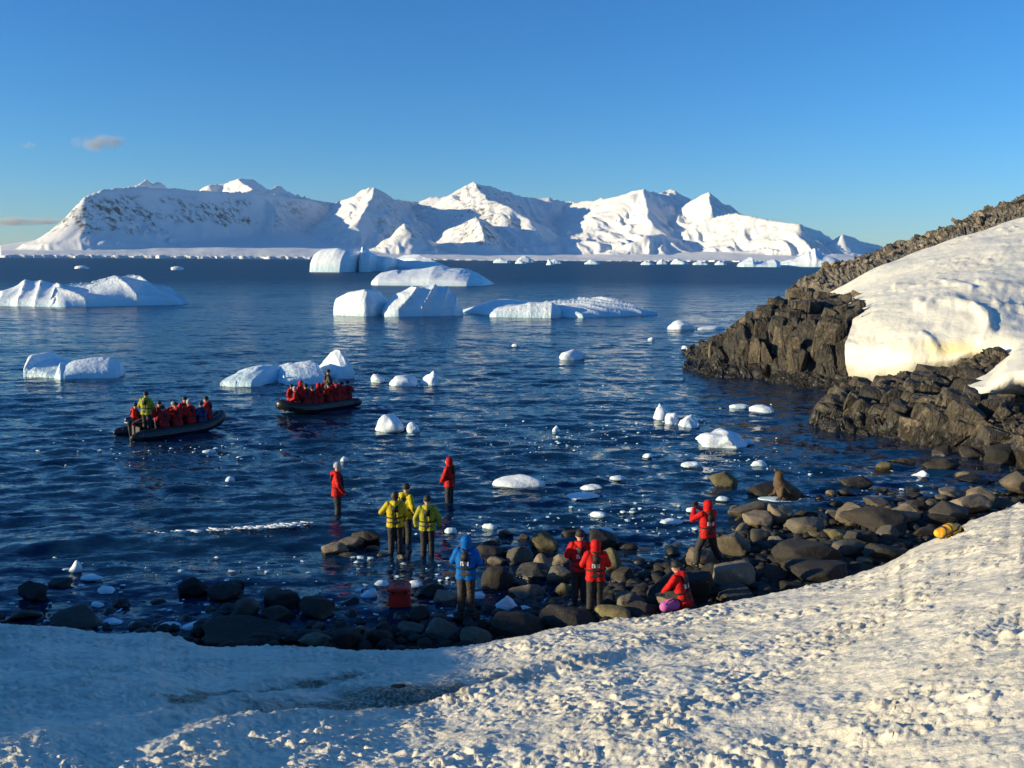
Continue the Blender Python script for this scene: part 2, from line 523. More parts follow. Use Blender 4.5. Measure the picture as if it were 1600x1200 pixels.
def snow_height(x, y):
    th = np.arctan2(x, y); r = np.hypot(x, y)
    D, Z = edge_at(th)
    out = smooth(0.75, 1.5, np.abs(th)); gw = np.interp(th, _TH, _GW) * (1 - out) + out * (4.2 - FOOT) / 34
    k = np.clip(r / D, 0, 1) ** 5
    z = FOOT + r * (gw * (1 - k) + (Z - FOOT) / D * k)
    near = smooth(1.0, 4.0, r)
    z = z + near * (0.14 * fbm2(x * 0.45, y * 0.45, 3, 3) + 0.06 * fbm2(x * 1.7, y * 1.7, 3, 5)) * smooth(0, 1.2, D - r + 0.25)
    dist, side, t = seg_dist(x, y, PATH)
    taper = smooth(0.0, 0.15, t) * smooth(1.0, 0.75, t)
    depth = 0.08 + 0.08 * smooth(.5, .64, t) + 0.10 * np.exp(-((t - 0.55) / 0.16) ** 2)
    z = z - taper * depth * np.exp(-(dist / 0.30) ** 2)
    z = z + taper * (0.05 + 0.14 * smooth(0.5, 0.64, t)) * np.exp(-((dist - 0.52) / 0.24) ** 2) * (side < 0)
    dist2, _s, t2 = seg_dist(x, y, PATH2)
    z = z - smooth(0, .2, t2) * smooth(1, .8, t2) * 0.06 * np.exp(-(dist2 / 0.25) ** 2)
    trod = np.clip(taper * (0.2 + 1.0 * np.exp(-((t - 0.48) / 0.16) ** 2)) * np.exp(-(dist / 0.5) ** 2) + 0.75 * smooth(0, .2, t2) * smooth(1, .8, t2) * np.exp(-(dist2 / 0.22) ** 2), 0, 1)
    mud = snow_pt(612, 1084); mud2 = snow_pt(800, 1072)
    trod = np.clip(trod + 1.0 * np.exp(-((x - mud.x) / 0.55) ** 2 - ((y - mud.y) / 0.35) ** 2) + 0.22 * np.exp(-((x - mud2.x) / 1.3) ** 2 - ((y - mud2.y) / 0.5) ** 2), 0, 1)
    trod = trod * smooth(-0.35, 0.25, fbm2(x * 2.6, y * 2.6, 4, 131) + 0.9 * (trod - 0.45))
    # clods of wet snow
    jx = x + 0.05 * n2(x * 9, y * 9, 31); jy = y + 0.05 * n2(x * 9, y * 9, 37)
    patch = 0.35 + 0.65 * smooth(-0.3, 0.35, fbm2(x * 0.7 + 3, y * 0.7, 3, 41)) * (0.8 + 0.2 * smooth(-2.5, 2.0, x))
    f1, b1, _ = worley2(jx * 11.0, jy * 11.0, 11)
    f2, b2, _ = worley2(jx * 21.0, jy * 21.0, 17)
    c1 = np.sqrt(np.clip(1 - (f1 / (0.25 + 0.45 * b1)) ** 2, 0, 1)) * (b1 > 0.42) * (b1 - 0.2)
    c2 = np.sqrt(np.clip(1 - (f2 / (0.3 + 0.4 * b2)) ** 2, 0, 1)) * (b2 > 0.3) * b2
    f3, b3, _ = worley2(jx * 5.0 + 5, jy * 5.0, 19)
    c3 = np.sqrt(np.clip(1 - (f3 / (0.2 + 0.3 * b3)) ** 2, 0, 1)) * (b3 > 0.72) * 0.9
    z = z + patch * near * (0.036 * c1 + 0.022 * c2 + 0.040 * c3 + 0.018 * fbm2(x * 16, y * 16, 3, 23) + 0.022 * fbm2(x * 6, y * 6, 2, 25)) * (1 - 0.25 * trod)
    return z, trod


def build_snow():
    th_in = np.linspace(-0.60, 0.60, 600)
    th_out = np.concatenate((np.linspace(-math.pi, -0.62, 80), np.linspace(0.62, math.pi, 80)))
    th = np.sort(np.concatenate((th_in, th_out)))
    s = np.concatenate((np.linspace(0.02, 0.14, 8), np.linspace(0.15, 1.0, 560)))
    TH, S = np.meshgrid(th, s, indexing='ij')
    D, Z = edge_at(TH)
    wob = 1 + 0.012 * n2(TH * 30, TH * 0 + 2, 5) + 0.008 * n2(TH * 110, TH * 0 + 2, 6)
    R = S * D * wob
    X = R * np.sin(TH); Y = R * np.cos(TH)
    H, trod = snow_height(X.ravel(), Y.ravel())
    H = H.reshape(X.shape); trod = trod.reshape(X.shape)
    # the bank down to the beach
    cols = [(X, Y, H, trod)]
    for dr, dz, jt in ((0.05, -0.10, .02), (0.10, -0.35, .04), (0.16, -0.7, .05), (0.3, -1.3, .05), (2.0, -2.2, 0)):
        rr = R[:, -1:] + dr + jt * n2(TH[:, -1:] * 160, TH[:, -1:] * 0 + dz * 7, 9)
        cols.append((rr * np.sin(TH[:, -1:]), rr * np.cos(TH[:, -1:]), H[:, -1:] + dz, 0 * H[:, -1:]))
    X = np.concatenate([c[0] for c in cols], 1); Y = np.concatenate([c[1] for c in cols], 1)
    H = np.concatenate([c[2] for c in cols], 1); T = np.concatenate([c[3] for c in cols], 1)
    V = np.stack((X, Y, H), -1).reshape(-1, 3)
    me = raw_mesh('shore_snow', V, grid_faces(X.shape[0], X.shape[1])[:, ::-1])
    attr(me, 'dirt', np.clip(T.ravel() * 1.9, 0, 1))
    o = link('snow_bank', me, M_SNOW)
    tag(o, 'trampled lumpy snow bank sloping down to the boulder beach', 'snow', kind='structure')


build_snow()

# the snow hill left of and behind the camera whose shade falls across the beach
_c = np.array([-30, -16, -8, 0, 5, 6.5, 7.25, 8, 8.9, 10, 11.7, 13, 14.5, 16, 17.2, 18.7, 20.5, 22, 25, 30, 36])
_v = np.array([0.0, 1.8, 2.0, 2.1, 2.1, 2.2, 2.70, 2.72, 2.56, 2.32, 1.98, 1.66, 1.36, 1.2, 1.1, 0.95, -0.1, -1.1, -2.2, -3.6, -6.0])


def build_hill():
    cs = np.linspace(-30, 36, 150); a = np.linspace(-58, -15, 90)
    C, A = np.meshgrid(cs, a, indexing='ij')
    tan = math.tan(SUN_EL)
    top = np.interp(C, _c, _v) + 26 * tan + 0.05
    wob = 0.10 * fbm2(C * 0.22, C * 0 + 1, 4, 71)
    prof = np.where(A > -26, 1 - ((A + 26) / 9.5) ** 2 * 0.9, 1 - ((A + 26) / 34.0) ** 2)
    Z = (top + 1.5) * np.clip(prof, -0.1, 1) - 1.5
    Z = Z + wob * np.clip(prof, 0, 1) + 0.25 * fbm2(C * 0.3, A * 0.3, 4, 77) * (1 - np.exp(-((A + 26) / 6) ** 2))
    ca, sa = math.cos(SUN_BACK), math.sin(SUN_BACK)
    X = A * ca - C * sa; Y = A * sa + C * ca
    me = raw_mesh('snow_hill', np.stack((X, Y, Z), -1).reshape(-1, 3), grid_faces(150, 90)[:, ::-1])
    tag(link('snow_hill', me, M_SNOW), 'rounded snow hill rising left of the beach, shading it', 'snow hill', kind='structure')


build_hill()


# ------------------------------------------------------------------ beach and sea bed
def beach_z(x, y):
    th = np.arctan2(x, y); r = np.hypot(x, y)
    D, Z = edge_at(th)
    q = smooth(-0.05, 0.40, th)
    z0 = 0.22 * (1 - q) + 0.6 * q
    slope = 0.10 * (1 - q) + 0.06 * q
    return z0 - slope * (r - D - 0.6)


def beach_pt(px, py):
    p = at(px, py, 0.2)
    for _ in range(6):
        z = max(-0.06, float(beach_z(np.array(p.x), np.array(p.y))))
        p = at(px, py, z)
    return p


def build_beach():
    th = np.linspace(-1.2, 1.2, 260); s = np.linspace(-2.0, 40, 160)
    TH, S = np.meshgrid(th, s, indexing='ij')
    D, Z = edge_at(TH); R = D + S
    X = R * np.sin(TH); Y = R * np.cos(TH)
    H = beach_z(X, Y) + 0.08 * fbm2(X * 0.8, Y * 0.8, 4, 51) + 0.04 * fbm2(X * 4, Y * 4, 2, 53)
    me = raw_mesh('beach', np.stack((X, Y, H), -1).reshape(-1, 3), grid_faces(260, 160)[:, ::-1])
    tag(link('beach', me, M_SHINGLE), 'dark wet shingle of the beach between the boulders', 'beach', kind='structure')


build_beach()


# ------------------------------------------------------------------ sea
def build_sea():
    th = np.linspace(-0.68, 0.68, 400)
    near = [9.0]
    while near[-1] < 300:
        d = near[-1]
        near.append(d + max(0.10, d * d / (CAMH * 900) * (0.9 if d < 50 else 0.5)))
    rr = np.array(near + list(np.geomspace(310, 21000, 50)))
    TH, R = np.meshgrid(th, rr, indexing='ij')
    X = R * np.sin(TH); Y = R * np.cos(TH)
    Z = np.zeros_like(X)
    g = np.random.default_rng(3)
    fade = 1 - smooth(120, 300, R)
    calm = 0.35 + 0.65 * smooth(17, 30, R)
    for k in range(72):
        lam = 0.30 * (10.0 ** g.random() ** 1.1); ang = math.radians(90 + g.normal(0, 24) + 8)
        amp = 0.0094 * lam ** 0.62 * (0.6 + 0.8 * g.random())
        kk = 2 * math.pi / lam; ph = g.random() * 6.28
        a = kk * (X * math.cos(ang) + Y * math.sin(ang)) + ph
        res = np.clip(1.2 - (R / 60.0) * (0.9 / lam), 0, 1)
        Z += amp * (np.sin(a) + 0.25 * np.cos(2 * a)) * res
    gust = 0.65 + 0.5 * fbm2(X * 0.05, Y * 0.09, 3, 61)
    Z = Z * fade * calm * gust
    # one small breaker running in on the left
    bl = [at(x, y) for x, y in ((-60, 868), (60, 857), (180, 846), (300, 843), (420, 836), (520, 826), (640, 815))]
    d, side, t = seg_dist(X.ravel(), Y.ravel(), bl)
    d = (d * side).reshape(X.shape); t = t.reshape(X.shape)
    tp = smooth(0, .15, t) * smooth(1, .75, t)
    Z += tp * 0.15 * np.where(d < 0, np.exp(-(d / 0.45) ** 2), np.exp(-(d / 1.3) ** 2)) * (R < 80)
    me = raw_mesh('sea', np.stack((X, Y, Z), -1).reshape(-1, 3), grid_faces(X.shape[0], X.shape[1])[:, ::-1])
    tag(link('sea', me, M_WATER), 'dark blue rippled sea with drifting ice', 'sea', kind='structure')
    return bl


BREAKER = build_sea()
sb = raw_mesh('sea_outer', np.array([(-21000, -2000, -1.2), (21000, -2000, -1.2), (21000, 21000, -1.2), (-21000, 21000, -1.2)]), np.array([(0, 1, 2, 3)]))
tag(link('sea_floor', sb, M_SHINGLE), 'dark sea floor under the water', 'sea floor', kind='structure')


# ------------------------------------------------------------------ far mountains
KM = 1000.0
RIDGES = [  # (steepness, width exponent, [(px, py, km)...])
    (1.05, 0.3, [(112, 385, 9.9), (134, 308, 10.2), (159, 298, 10.4), (187, 294, 10.8), (212, 291, 11.0), (256, 293, 11.5), (319, 298, 12.2), (340, 300, 12.6), (400, 300, 13.2), (469, 309, 13.8), (530, 318, 14.6), (589, 337, 15.0), (617, 358, 15.4)]),
    (0.9, 0.6, [(30, 384, 11.5), (59, 375, 11.6), (75, 364, 11.8), (103, 350, 12.4), (140, 360, 13.0)]),
    (0.85, 1.0, [(159, 298, 10.4), (122, 345, 10.0), (100, 385, 9.85)]),
    (1.1, 1.0, [(205, 294, 11.9), (221, 287, 12.0), (230, 279, 12.1), (238, 289, 12.3), (247, 285, 12.5), (262, 294, 12.8)]),
    (0.8, 1.0, [(312, 299, 14.2), (328, 291, 14.0), (353, 287, 14.2), (372, 280, 14.0), (400, 281, 14.4), (419, 293, 14.6), (431, 291, 14.8), (453, 300, 15.2), (500, 316, 16)]),
    (0.7, 1.0, [(372, 281, 14.0), (398, 300, 13.4), (420, 315, 13.2)]),
    (0.75, 1.0, [(520, 318, 15.2), (540, 312, 14.2), (558, 303, 13.7), (578, 294, 13.4), (585, 292.5, 13.4), (599, 308, 14.3), (624, 312, 15.4), (655, 316, 16.4), (700, 330, 17)]),
    (0.7, 1.0, [(585, 293, 13.4), (575, 318, 12.6), (560, 345, 12.0)]),
    (0.6, 1.0, [(655, 315, 16.5), (674, 308, 15.8), (721, 305, 15.2), (726, 292, 15.0), (739, 285, 15.0), (771, 292, 15.6), (811, 306, 16.6), (833, 311, 17), (855, 309, 17.0), (900, 320, 17.6)]),
    (0.55, 1.0, [(739, 286, 15.0), (760, 310, 14.0), (800, 328, 13.2), (826, 345, 12.9)]),
    (0.9, 1.0, [(690, 365, 12.6), (722, 350, 12.2), (744, 339, 12.0), (760, 345, 12.6), (790, 368, 13.4)]),
    (0.9, 1.0, [(744, 339, 12.0), (752, 365, 11.4)]),
    (1.0, 1.0, [(598, 382, 11.2), (622, 358, 11.0), (633, 348, 10.9), (645, 353, 11.1), (665, 372, 11.7), (700, 385, 12.4)]),
    (0.55, 1.0, [(850, 322, 18.5), (880, 316, 17.6), (917, 314, 16.6), (960, 309, 15.2), (1004, 295, 13.8), (1012, 300, 14.4), (1026, 302, 15.0), (1038, 297, 15.2), (1047, 295, 15.2), (1060, 305, 15.8), (1085, 318, 16.8), (1150, 330, 18)]),
    (0.6, 1.0, [(1004, 295, 13.8), (1012, 330, 12.8), (1020, 352, 12.2)]),
    (0.75, 1.0, [(1030, 345, 14.2), (1062, 325, 13.8), (1085, 312, 13.4), (1098, 304, 13.1), (1105, 301, 13.0), (1116, 311, 13.6), (1129, 319, 14.2), (1138, 319, 14.3), (1152, 333, 15.0), (1200, 345, 16)]),
    (0.8, 1.0, [(1105, 301, 13.0), (1112, 330, 12.3)]),
    (1.0, 1.3, [(1075, 368, 12.4), (1100, 347, 12.2), (1128, 337, 12.0), (1152, 333, 11.8), (1179, 339, 11.5), (1216, 345, 11.2), (1246, 349, 10.9), (1265, 356, 11.3), (1282, 363, 11.8), (1300, 373, 12.4)]),
    (0.8, 1.0, [(1282, 390, 11.6), (1303, 373, 11.2), (1316, 366, 11.0), (1335, 371, 11.5), (1351, 377, 12.0), (1376, 385, 12.8), (1420, 400, 13.6)]),
    (0.6, 1.0, [(965, 395, 11.8), (985, 380, 11.6), (1005, 368, 11.4), (1030, 366, 11.6), (1060, 372, 12.0), (1075, 380, 12.4)]),
    (0.35, 1.0, [(470, 318, 18), (600, 322, 18), (720, 318, 18), (860, 320, 18), (940, 330, 18)]),
]


def build_mountains():
    NA, NR = 840, 250
    th = np.linspace(-0.60, 0.475, NA)
    rr = np.concatenate((np.linspace(9300, 10000, 50), np.linspace(10025, 15500, 165), np.linspace(15600, 19500, 35)))
    TH, R = np.meshgrid(th, rr, indexing='ij')
    X = (R * np.sin(TH)).ravel(); Y = (R * np.cos(TH)).ravel()
    wx = X + 90 * fbm2(X / 700, Y / 700, 3, 81); wy = Y + 90 * fbm2(X / 700 + 9, Y / 700, 3, 83)
    Z = np.full(X.shape, -60.0)
    fl = fbm2((X + 0.35 * Y) / 300 + 0.6 * n2(X / 500, Y / 500, 85), (Y - 0.35 * X) / 1100, 4, 87, ridged=True) - 0.3
    for ri, (steep, flute, pl) in enumerate(RIDGES):
        pts = [P(a, b, c * KM) for a, b, c in pl]
        best = np.full(X.shape, -60.0); acc = 0.0
        for a, b in zip(pts[:-1], pts[1:]):
            dx, dy = b.x - a.x, b.y - a.y; L2 = dx * dx + dy * dy; L = math.sqrt(L2)
            t = np.clip(((wx - a.x) * dx + (wy - a.y) * dy) / L2, 0, 1)
            d = np.hypot(wx - a.x - t * dx, wy - a.y - t * dy)
            h = a.z + t * (b.z - a.z)
            wd = np.maximum(h, 60) / steep
            best = np.maximum(best, h - steep * d * (1.3 - 0.5 * np.clip(d / wd, 0, 1)) + flute * np.minimum(d * 0.35, 85) * fl)
            acc += L
        k = 18.0
        Z = np.where(np.abs(Z - best) < k, np.maximum(Z, best) + (k - np.abs(Z - best)) ** 2 / (4 * k), np.maximum(Z, best))
    th_, r_ = TH.ravel(), R.ravel()
    px = 800 + F * np.tan(th_)
    rc = 9650 + 80 * n2(px / 13, px * 0, 92) + 30 * n2(px / 5, px * 0, 94) + 160 * fbm2(px / 130, px * 0, 4, 91) + 120 * np.sin(px / 210.0)
    into = r_ - rc
    rs = 9650 + 160 * fbm2(px / 130, px * 0, 4, 91) + 120 * np.sin(px / 210.0)
    deep = np.clip(r_ - rs - 60, 0, 4000)
    cliff = 26 + (14 * n2(px / 22, px * 0, 93) + 12 * n2(px / 9, px * 0, 95)) * np.exp(-np.clip(into, 0, 900) / 120)
    cliff = cliff * np.interp(px, [-100, 480, 620, 760, 950, 1100, 1500], [1, 1, 0.7, 0.12, 0.15, 0.5, 0.5])
    shelf = np.where(into > 0, cliff + deep * np.interp(px, [-100, 0, 100, 320, 470, 600, 700, 900, 1000, 1300, 1400], [0.02, 0.03, 0.06, 0.10, .10, 0.07, 0.05, 0.035, 0.05, 0.055, 0.0]) + 25 * fbm2(X / 900, Y / 900, 3, 97) * np.clip(into / 600, 0, 1), -30)
    shelf = np.where(px < 5, -60, shelf); shelf = np.where(px > 1370, -60, shelf)
    k = 30.0
    land = np.maximum(Z, shelf)
    Zs = np.where(np.abs(Z - shelf) < k, land + (k - np.abs(Z - shelf)) ** 2 / (4 * k), land)
    up = np.clip((Z - shelf) / 150, 0, 1)
    n = fbm2(X / 620 + 0.5 * n2(X / 900, Y / 900, 99), Y / 620, 5, 101, ridged=True)
    m = smooth(-0.35, 0.4, fbm2(X / 1800, Y / 1800, 2, 103))
    Zs = Zs + up * ((18 + 44 * m) * (n - 0.3)) * np.clip(Z / 900, 0.2, 1)
    Zs = np.where((into < 0) | (land < 0), np.minimum(Zs, -20), Zs)
    G = Zs.reshape(NA, NR)
    dr = np.gradient(G, axis=1) / np.gradient(rr)[None, :]
    dt = np.gradient(G, axis=0) / (R * (th[1] - th[0]))
    slope = np.hypot(dr, dt).ravel()
    rock = smooth(0.6, 1.0, slope + 0.55 * fbm2(X / 260, Y / 260, 4, 111)) * smooth(120, 260, Zs)
    reg = np.interp(px, [90, 110, 160, 420, 470, 560, 600, 660, 690, 735, 800, 830, 1080, 1110, 1250, 1300], [0.3, 0.8, 1, 1, 0.25, .05, .3, .3, .05, .55, .55, .05, .05, .22, .2, .1])
    elev = Zs / np.maximum(r_, 1) * F
    reg = reg * np.where((px > 160) & (px < 500), smooth(28, 42, elev) * smooth(92, 76, elev) * smooth(-0.12, 0.22, fbm2(px / 55, elev / 26, 3, 121) + 0.25 * np.exp(-((px - 190) / 35) ** 2)), 1)
    me = raw_mesh('mountains', np.stack((X, Y, Zs), -1), grid_faces(NA, NR)[:, ::-1])
    attr(me, 'rock', np.clip(rock * reg * 1.8, 0, 1))
    tag(link('mountains', me, M_MTN), 'snow covered mountain range with rocky faces across the strait', 'mountains', kind='structure')


build_mountains()


# ------------------------------------------------------------------ right headland: lofted rock and snow masses
def resample(pts, n, arc=True):
    A = np.array([tuple(p) for p in pts])
    L = np.concatenate(([0], np.cumsum(np.linalg.norm(np.diff(A, axis=0), axis=1))))
    L /= L[-1]
    t = np.linspace(0, 1, n)
    # monotone smooth interpolation (Catmull-Rom on arclength)
    i = np.clip(np.searchsorted(L, t, side='right') - 1, 0, len(A) - 2)
    u = ((t - L[i]) / np.maximum(L[i + 1] - L[i], 1e-9))[:, None]
    p0 = A[np.maximum(i - 1, 0)]; p1 = A[i]; p2 = A[i + 1]; p3 = A[np.minimum(i + 2, len(A) - 1)]
    m1 = (p2 - p0) * 0.35; m2 = (p3 - p1) * 0.35
    return (2 * u ** 3 - 3 * u ** 2 + 1) * p1 + (u ** 3 - 2 * u ** 2 + u) * m1 + (-2 * u ** 3 + 3 * u ** 2) * p2 + (u ** 3 - u ** 2) * m2


def loft(lines, nu, nv):
    L = np.stack([resample(l, nu) for l in lines], 1)          # nu, k, 3
    out = np.stack([resample(L[i], nv) for i in range(nu)], 0)   # nu, nv, 3
    return out


def grid_normals(G):
    du = np.gradient(G, axis=0); dv = np.gradient(G, axis=1)
    n = np.cross(du, dv); n /= np.maximum(np.linalg.norm(n, axis=2, keepdims=True), 1e-9)
    return n


def facet3(q, seed):
    """Cells of random height and tilt: (value, distance to the nearest joint)."""
    pi = np.floor(q)
    best = np.full(len(q), 9.0); sec = np.full(len(q), 9.0); val = np.zeros(len(q))
    for ox in (-1, 0, 1):
        for oy in (-1, 0, 1):
            for oz in (-1, 0, 1):
                h = _h(pi[:, 0] + ox, pi[:, 1] + oy, pi[:, 2] + oz, seed)
                c = pi + np.array((ox, oy, oz)) + np.stack(((h & 255) / 255.0, ((h >> 8) & 255) / 255.0, ((h >> 16) & 255) / 255.0), 1)
                h2 = _h(pi[:, 0] + ox, pi[:, 1] + oy, pi[:, 2] + oz, seed + 77)
                r = q - c
                v = (h >> 24) / 255.0 - 0.5 + 0.9 * (r[:, 0] * ((h2 & 255) / 127.5 - 1) + r[:, 1] * (((h2 >> 8) & 255) / 127.5 - 1) + r[:, 2] * (((h2 >> 16) & 255) / 127.5 - 1))
                d = np.sqrt((r ** 2).sum(1)); m = d < best
                sec = np.where(m, best, np.minimum(sec, d)); val = np.where(m, v, val); best = np.where(m, d, best)
    return val, sec - best


def blur(G, k):
    for _ in range(k):
        Q = np.pad(G, ((1, 1), (1, 1), (0, 0)), mode='edge')
        G = (Q[:-2, 1:-1] + Q[2:, 1:-1] + Q[1:-1, :-2] + Q[1:-1, 2:] + 2 * G) / 6
    return G


def craggy(G, big, small, seed, tilt=(0.35, 0.1, 1.0), cell=1.1):
    nu, nv, _ = G.shape
    N = grid_normals(blur(G, 25))
    if (N[..., 1].mean() > 0):
        N = -N
    p = G.reshape(-1, 3)
    q = p / cell * np.array([1.0, 1.0, 0.5])
    q[:, 0] += p[:, 2] / cell * tilt[0]
    q = q + 0.22 * np.stack((n3(p * 0.7, seed + 1), n3(p * 0.7, seed + 2), n3(p * 0.7, seed + 3)), 1)
    v1, e1 = facet3(q, seed)
    v2, e2 = facet3(q * np.array([2.3, 2.3, 3.2]) + 3, seed + 5)
    v3, e3 = facet3(q * np.array([6, 6, 7.5]) + 9, seed + 6)
    d = big * v1 * smooth(0, 0.12, e1) + small * v2 * smooth(0, 0.12, e2) + small * 0.3 * v3 * smooth(0, .15, e3)
    d = d + big * 0.8 * fbm3(p * 0.3, 3, seed + 9)
    edge = np.ones((nu, nv)); edge[0] = edge[-1] = 0.2
    V = p + N.reshape(-1, 3) * (d * edge.reshape(-1))[:, None]
    return V.reshape(nu, nv, 3), N


def hull_mesh(name, seed, sx, sy, sz, n=14, jitter=0.25):
    r = random.Random(seed)
    bm = bmesh.new()
    for _ in range(n):
        s = [r.choice((-1, 1)) * (1 - jitter * r.random()) for _ in range(3)]
        bm.verts.new((s[0] * sx / 2, s[1] * sy / 2, s[2] * sz / 2))
    bmesh.ops.convex_hull(bm, input=bm.verts)
    loose = [v for v in bm.verts if not v.link_faces]
    bmesh.ops.delete(bm, geom=loose, context='VERTS')
    bmesh.ops.bevel(bm, geom=list(bm.edges), offset=0.05 * min(sx, sy, sz), segments=1, affect='EDGES', clamp_overlap=True)
    bmesh.ops.triangulate(bm, faces=bm.faces)
    bmesh.ops.subdivide_edges(bm, edges=[e for e in bm.edges if e.calc_length() > 0.3], cuts=2, use_grid_fill=True)
    bm.verts.ensure_lookup_table()
    co = np.array([v.co[:] for v in bm.verts])
    k = 0.07 * fbm3(co * 2.2 + seed, 3, seed) + 0.05 * (worley3(co * 2.6 + seed, seed)[1] - 0.5)
    for v, q in zip(bm.verts, k):
        v.co += v.co.normalized() * float(q)
    me = bpy.data.meshes.new(name); bm.to_mesh(me); bm.free()
    return me


BLOCKS = {}


def block_mesh(i, mat):
    k = (i, mat.name)
    if k not in BLOCKS:
        r = random.Random(100 + i)
        me = hull_mesh('rock_block', 100 + i, 0.9 + .3 * r.random(), 0.8 + .3 * r.random(), 0.9 + .3 * r.random(), 10 + i % 7, 0.55)
        me.materials.append(mat)
        BLOCKS[k] = me
    return BLOCKS[k]


def scatter_blocks(parent, G, N, mat, count, vr, smin, smax, lean=0.3, seed=1, sink=0.36, drop=0.0, taper=1.0, zs=1.0, yaw0=-0.35, ur=(0.0, 1.0)):
    """Jointed bedrock: blocks share the lie of the strata, each a little off it."""
    r = random.Random(seed)
    nu, nv, _ = G.shape
    span = np.linalg.norm(np.diff(G[:, nv // 2], axis=0), axis=1).sum() * (ur[1] - ur[0]); rise = np.linalg.norm(np.diff(G[nu // 2], axis=0), axis=1).sum() * (vr[1] - vr[0])
    rows = max(1, round(math.sqrt(count * rise / span))); cols = max(1, count // rows)
    for a in range(rows):
        for b in range(cols):
            fu = ur[0] + (ur[1] - ur[0]) * (b + r.random()) / cols; fv = vr[0] + (vr[1] - vr[0]) * (a + r.random()) / rows
            i = int(fu * (nu - 1)); j = int(fv * (nv - 1))
            p = Vector(G[i, j]); n = Vector(N[i, j])
            s = (smin + (smax - smin) * r.random() ** 1.6) * min(1.0, taper + fu * 1.6)
            o = bpy.data.objects.new('rock_block', block_mesh(r.randrange(24), mat))
            COL.objects.link(o)
            o.parent = parent
            o.location = p - n * s * sink - Vector((0, 0, s * zs * drop))
            o.rotation_euler = (r.gauss(0, .10), lean + r.gauss(0, .12), yaw0 + r.gauss(0, .22))
            o.scale = (s * r.uniform(.7, 1.2), s * r.uniform(.7, 1.1), s * zs * r.uniform(.6, 1.3))


_RUB = []
for _k in range(10):
    _m = hull_mesh('rubble_source', 700 + _k, 1.0, 0.8, 0.8, 9 + _k % 4, .5)
    _bm = bmesh.new(); _bm.from_mesh(_m); bmesh.ops.convex_hull(_bm, input=_bm.verts)
    bmesh.ops.dissolve_limit(_bm, angle_limit=0.35, verts=_bm.verts, edges=_bm.edges); bmesh.ops.triangulate(_bm, faces=_bm.faces)
    _bm.verts.index_update()
    _RUB.append((np.array([v.co[:] for v in _bm.verts]), np.array([[v.index for v in f.verts] for f in _bm.faces]))); _bm.free(); bpy.data.meshes.remove(_m)


def rubble(parent, G, N, mat, count, vr, smin, smax, seed, lean=0.3, ur=(0.0, 1.0)):
    """Broken bits of the same rock, too many to pick apart: one part."""
    g = np.random.default_rng(seed)
    nu, nv, _ = G.shape
    Vs, Fs, off = [], [], 0
    for k in range(count):
        i = int((ur[0] + g.random() * (ur[1] - ur[0])) * (nu - 1)); j = int((vr[0] + g.random() * (vr[1] - vr[0])) * (nv - 1))
        v, f = _RUB[int(g.integers(10))]
        s = smin + (smax - smin) * g.random() ** 2.2
        R = np.array(Matrix.Rotation(lean + g.normal(0, .35), 3, 'Y') @ Matrix.Rotation(g.normal(-.3, .5), 3, 'Z') @ Matrix.Rotation(g.normal(0, .3), 3, 'X'))
        Vs.append((v * np.array((s * g.uniform(.6, 1.3), s * g.uniform(.6, 1.1), s * g.uniform(.4, 1.2)))) @ R.T + G[i, j] + N[i, j] * s * 0.05); Fs.append(f + off); off += len(v)
    o = link('rock_rubble', raw_mesh('rock_rubble', np.concatenate(Vs), np.concatenate(Fs), False), mat, parent)
    o['kind'] = 'stuff'


def photo_xy(V):
    d = np.asarray(V) - np.array(CAM)
    z = d @ np.array(FWD)
    return 800 + F * (d @ np.array(RIGHT)) / z, 600 - F * (d @ np.array(UPV)) / z


def pl(*pts):
    return [P(*q) for q in pts]


def wl(z, *pts):
    return [at(a, b, z) + Vector((0, 0, 0)) for a, b in pts]


def sunk(pts, dz):
    return [p + Vector((0, 0, dz)) for p in pts]


# (1) the point: dark columns of rock running out into the sea
W = wl(0, (1066, 578), (1105, 585), (1150, 590), (1190, 592), (1230, 602), (1265, 608), (1300, 612), (1345, 608), (1400, 606))
lines = [sunk(W, -1.2), W,
         pl((1072, 565, 63), (1110, 560, 61), (1150, 564, 59), (1190, 570, 57.8), (1230, 575, 56), (1270, 580, 54.6), (1310, 582, 53), (1350, 580, 52.5), (1400, 585, 52)),
         pl((1078, 560, 64), (1118, 543, 62.5), (1155, 518, 61.5), (1192, 502, 60.6), (1230, 498, 59.3), (1270, 495, 58), (1310, 495, 57), (1345, 492, 56.5), (1400, 500, 56)),
         pl((1082, 558, 67), (1125, 538, 67), (1165, 508, 68), (1200, 488, 70), (1240, 480, 72), (1285, 469, 74), (1330, 468, 74), (1370, 482, 70), (1420, 490, 68)),
         [Vector((p.x * 1.25, 88, -1.5)) for p in W]]
G = loft(lines, 340, 190)
V, N = craggy(G, 0.5, 0.22, 201, cell=1.9)
point = link('rocky_point', raw_mesh('rocky_point', V.reshape(-1, 3), grid_faces(340, 190), False), M_CLIFF)
tag(point, 'dark columnar rock point running out into the sea below the snowfield', 'cliff', kind='structure')
scatter_blocks(point, G, N, M_CLIFF, 160, (0.14, 0.46), 0.7, 1.5, 0.10, 5, zs=1.9, sink=0.62, drop=0.5, taper=0.3)
scatter_blocks(point, G, N, M_CLIFF, 130, (0.50, 0.80), 0.3, 0.8, 0.3, 6, zs=0.7, sink=0.5, drop=.6, taper=0.3)

rubble(point, V, N, M_CLIFF, 900, (0.44, 0.80), 0.15, 0.7, 61, .15)

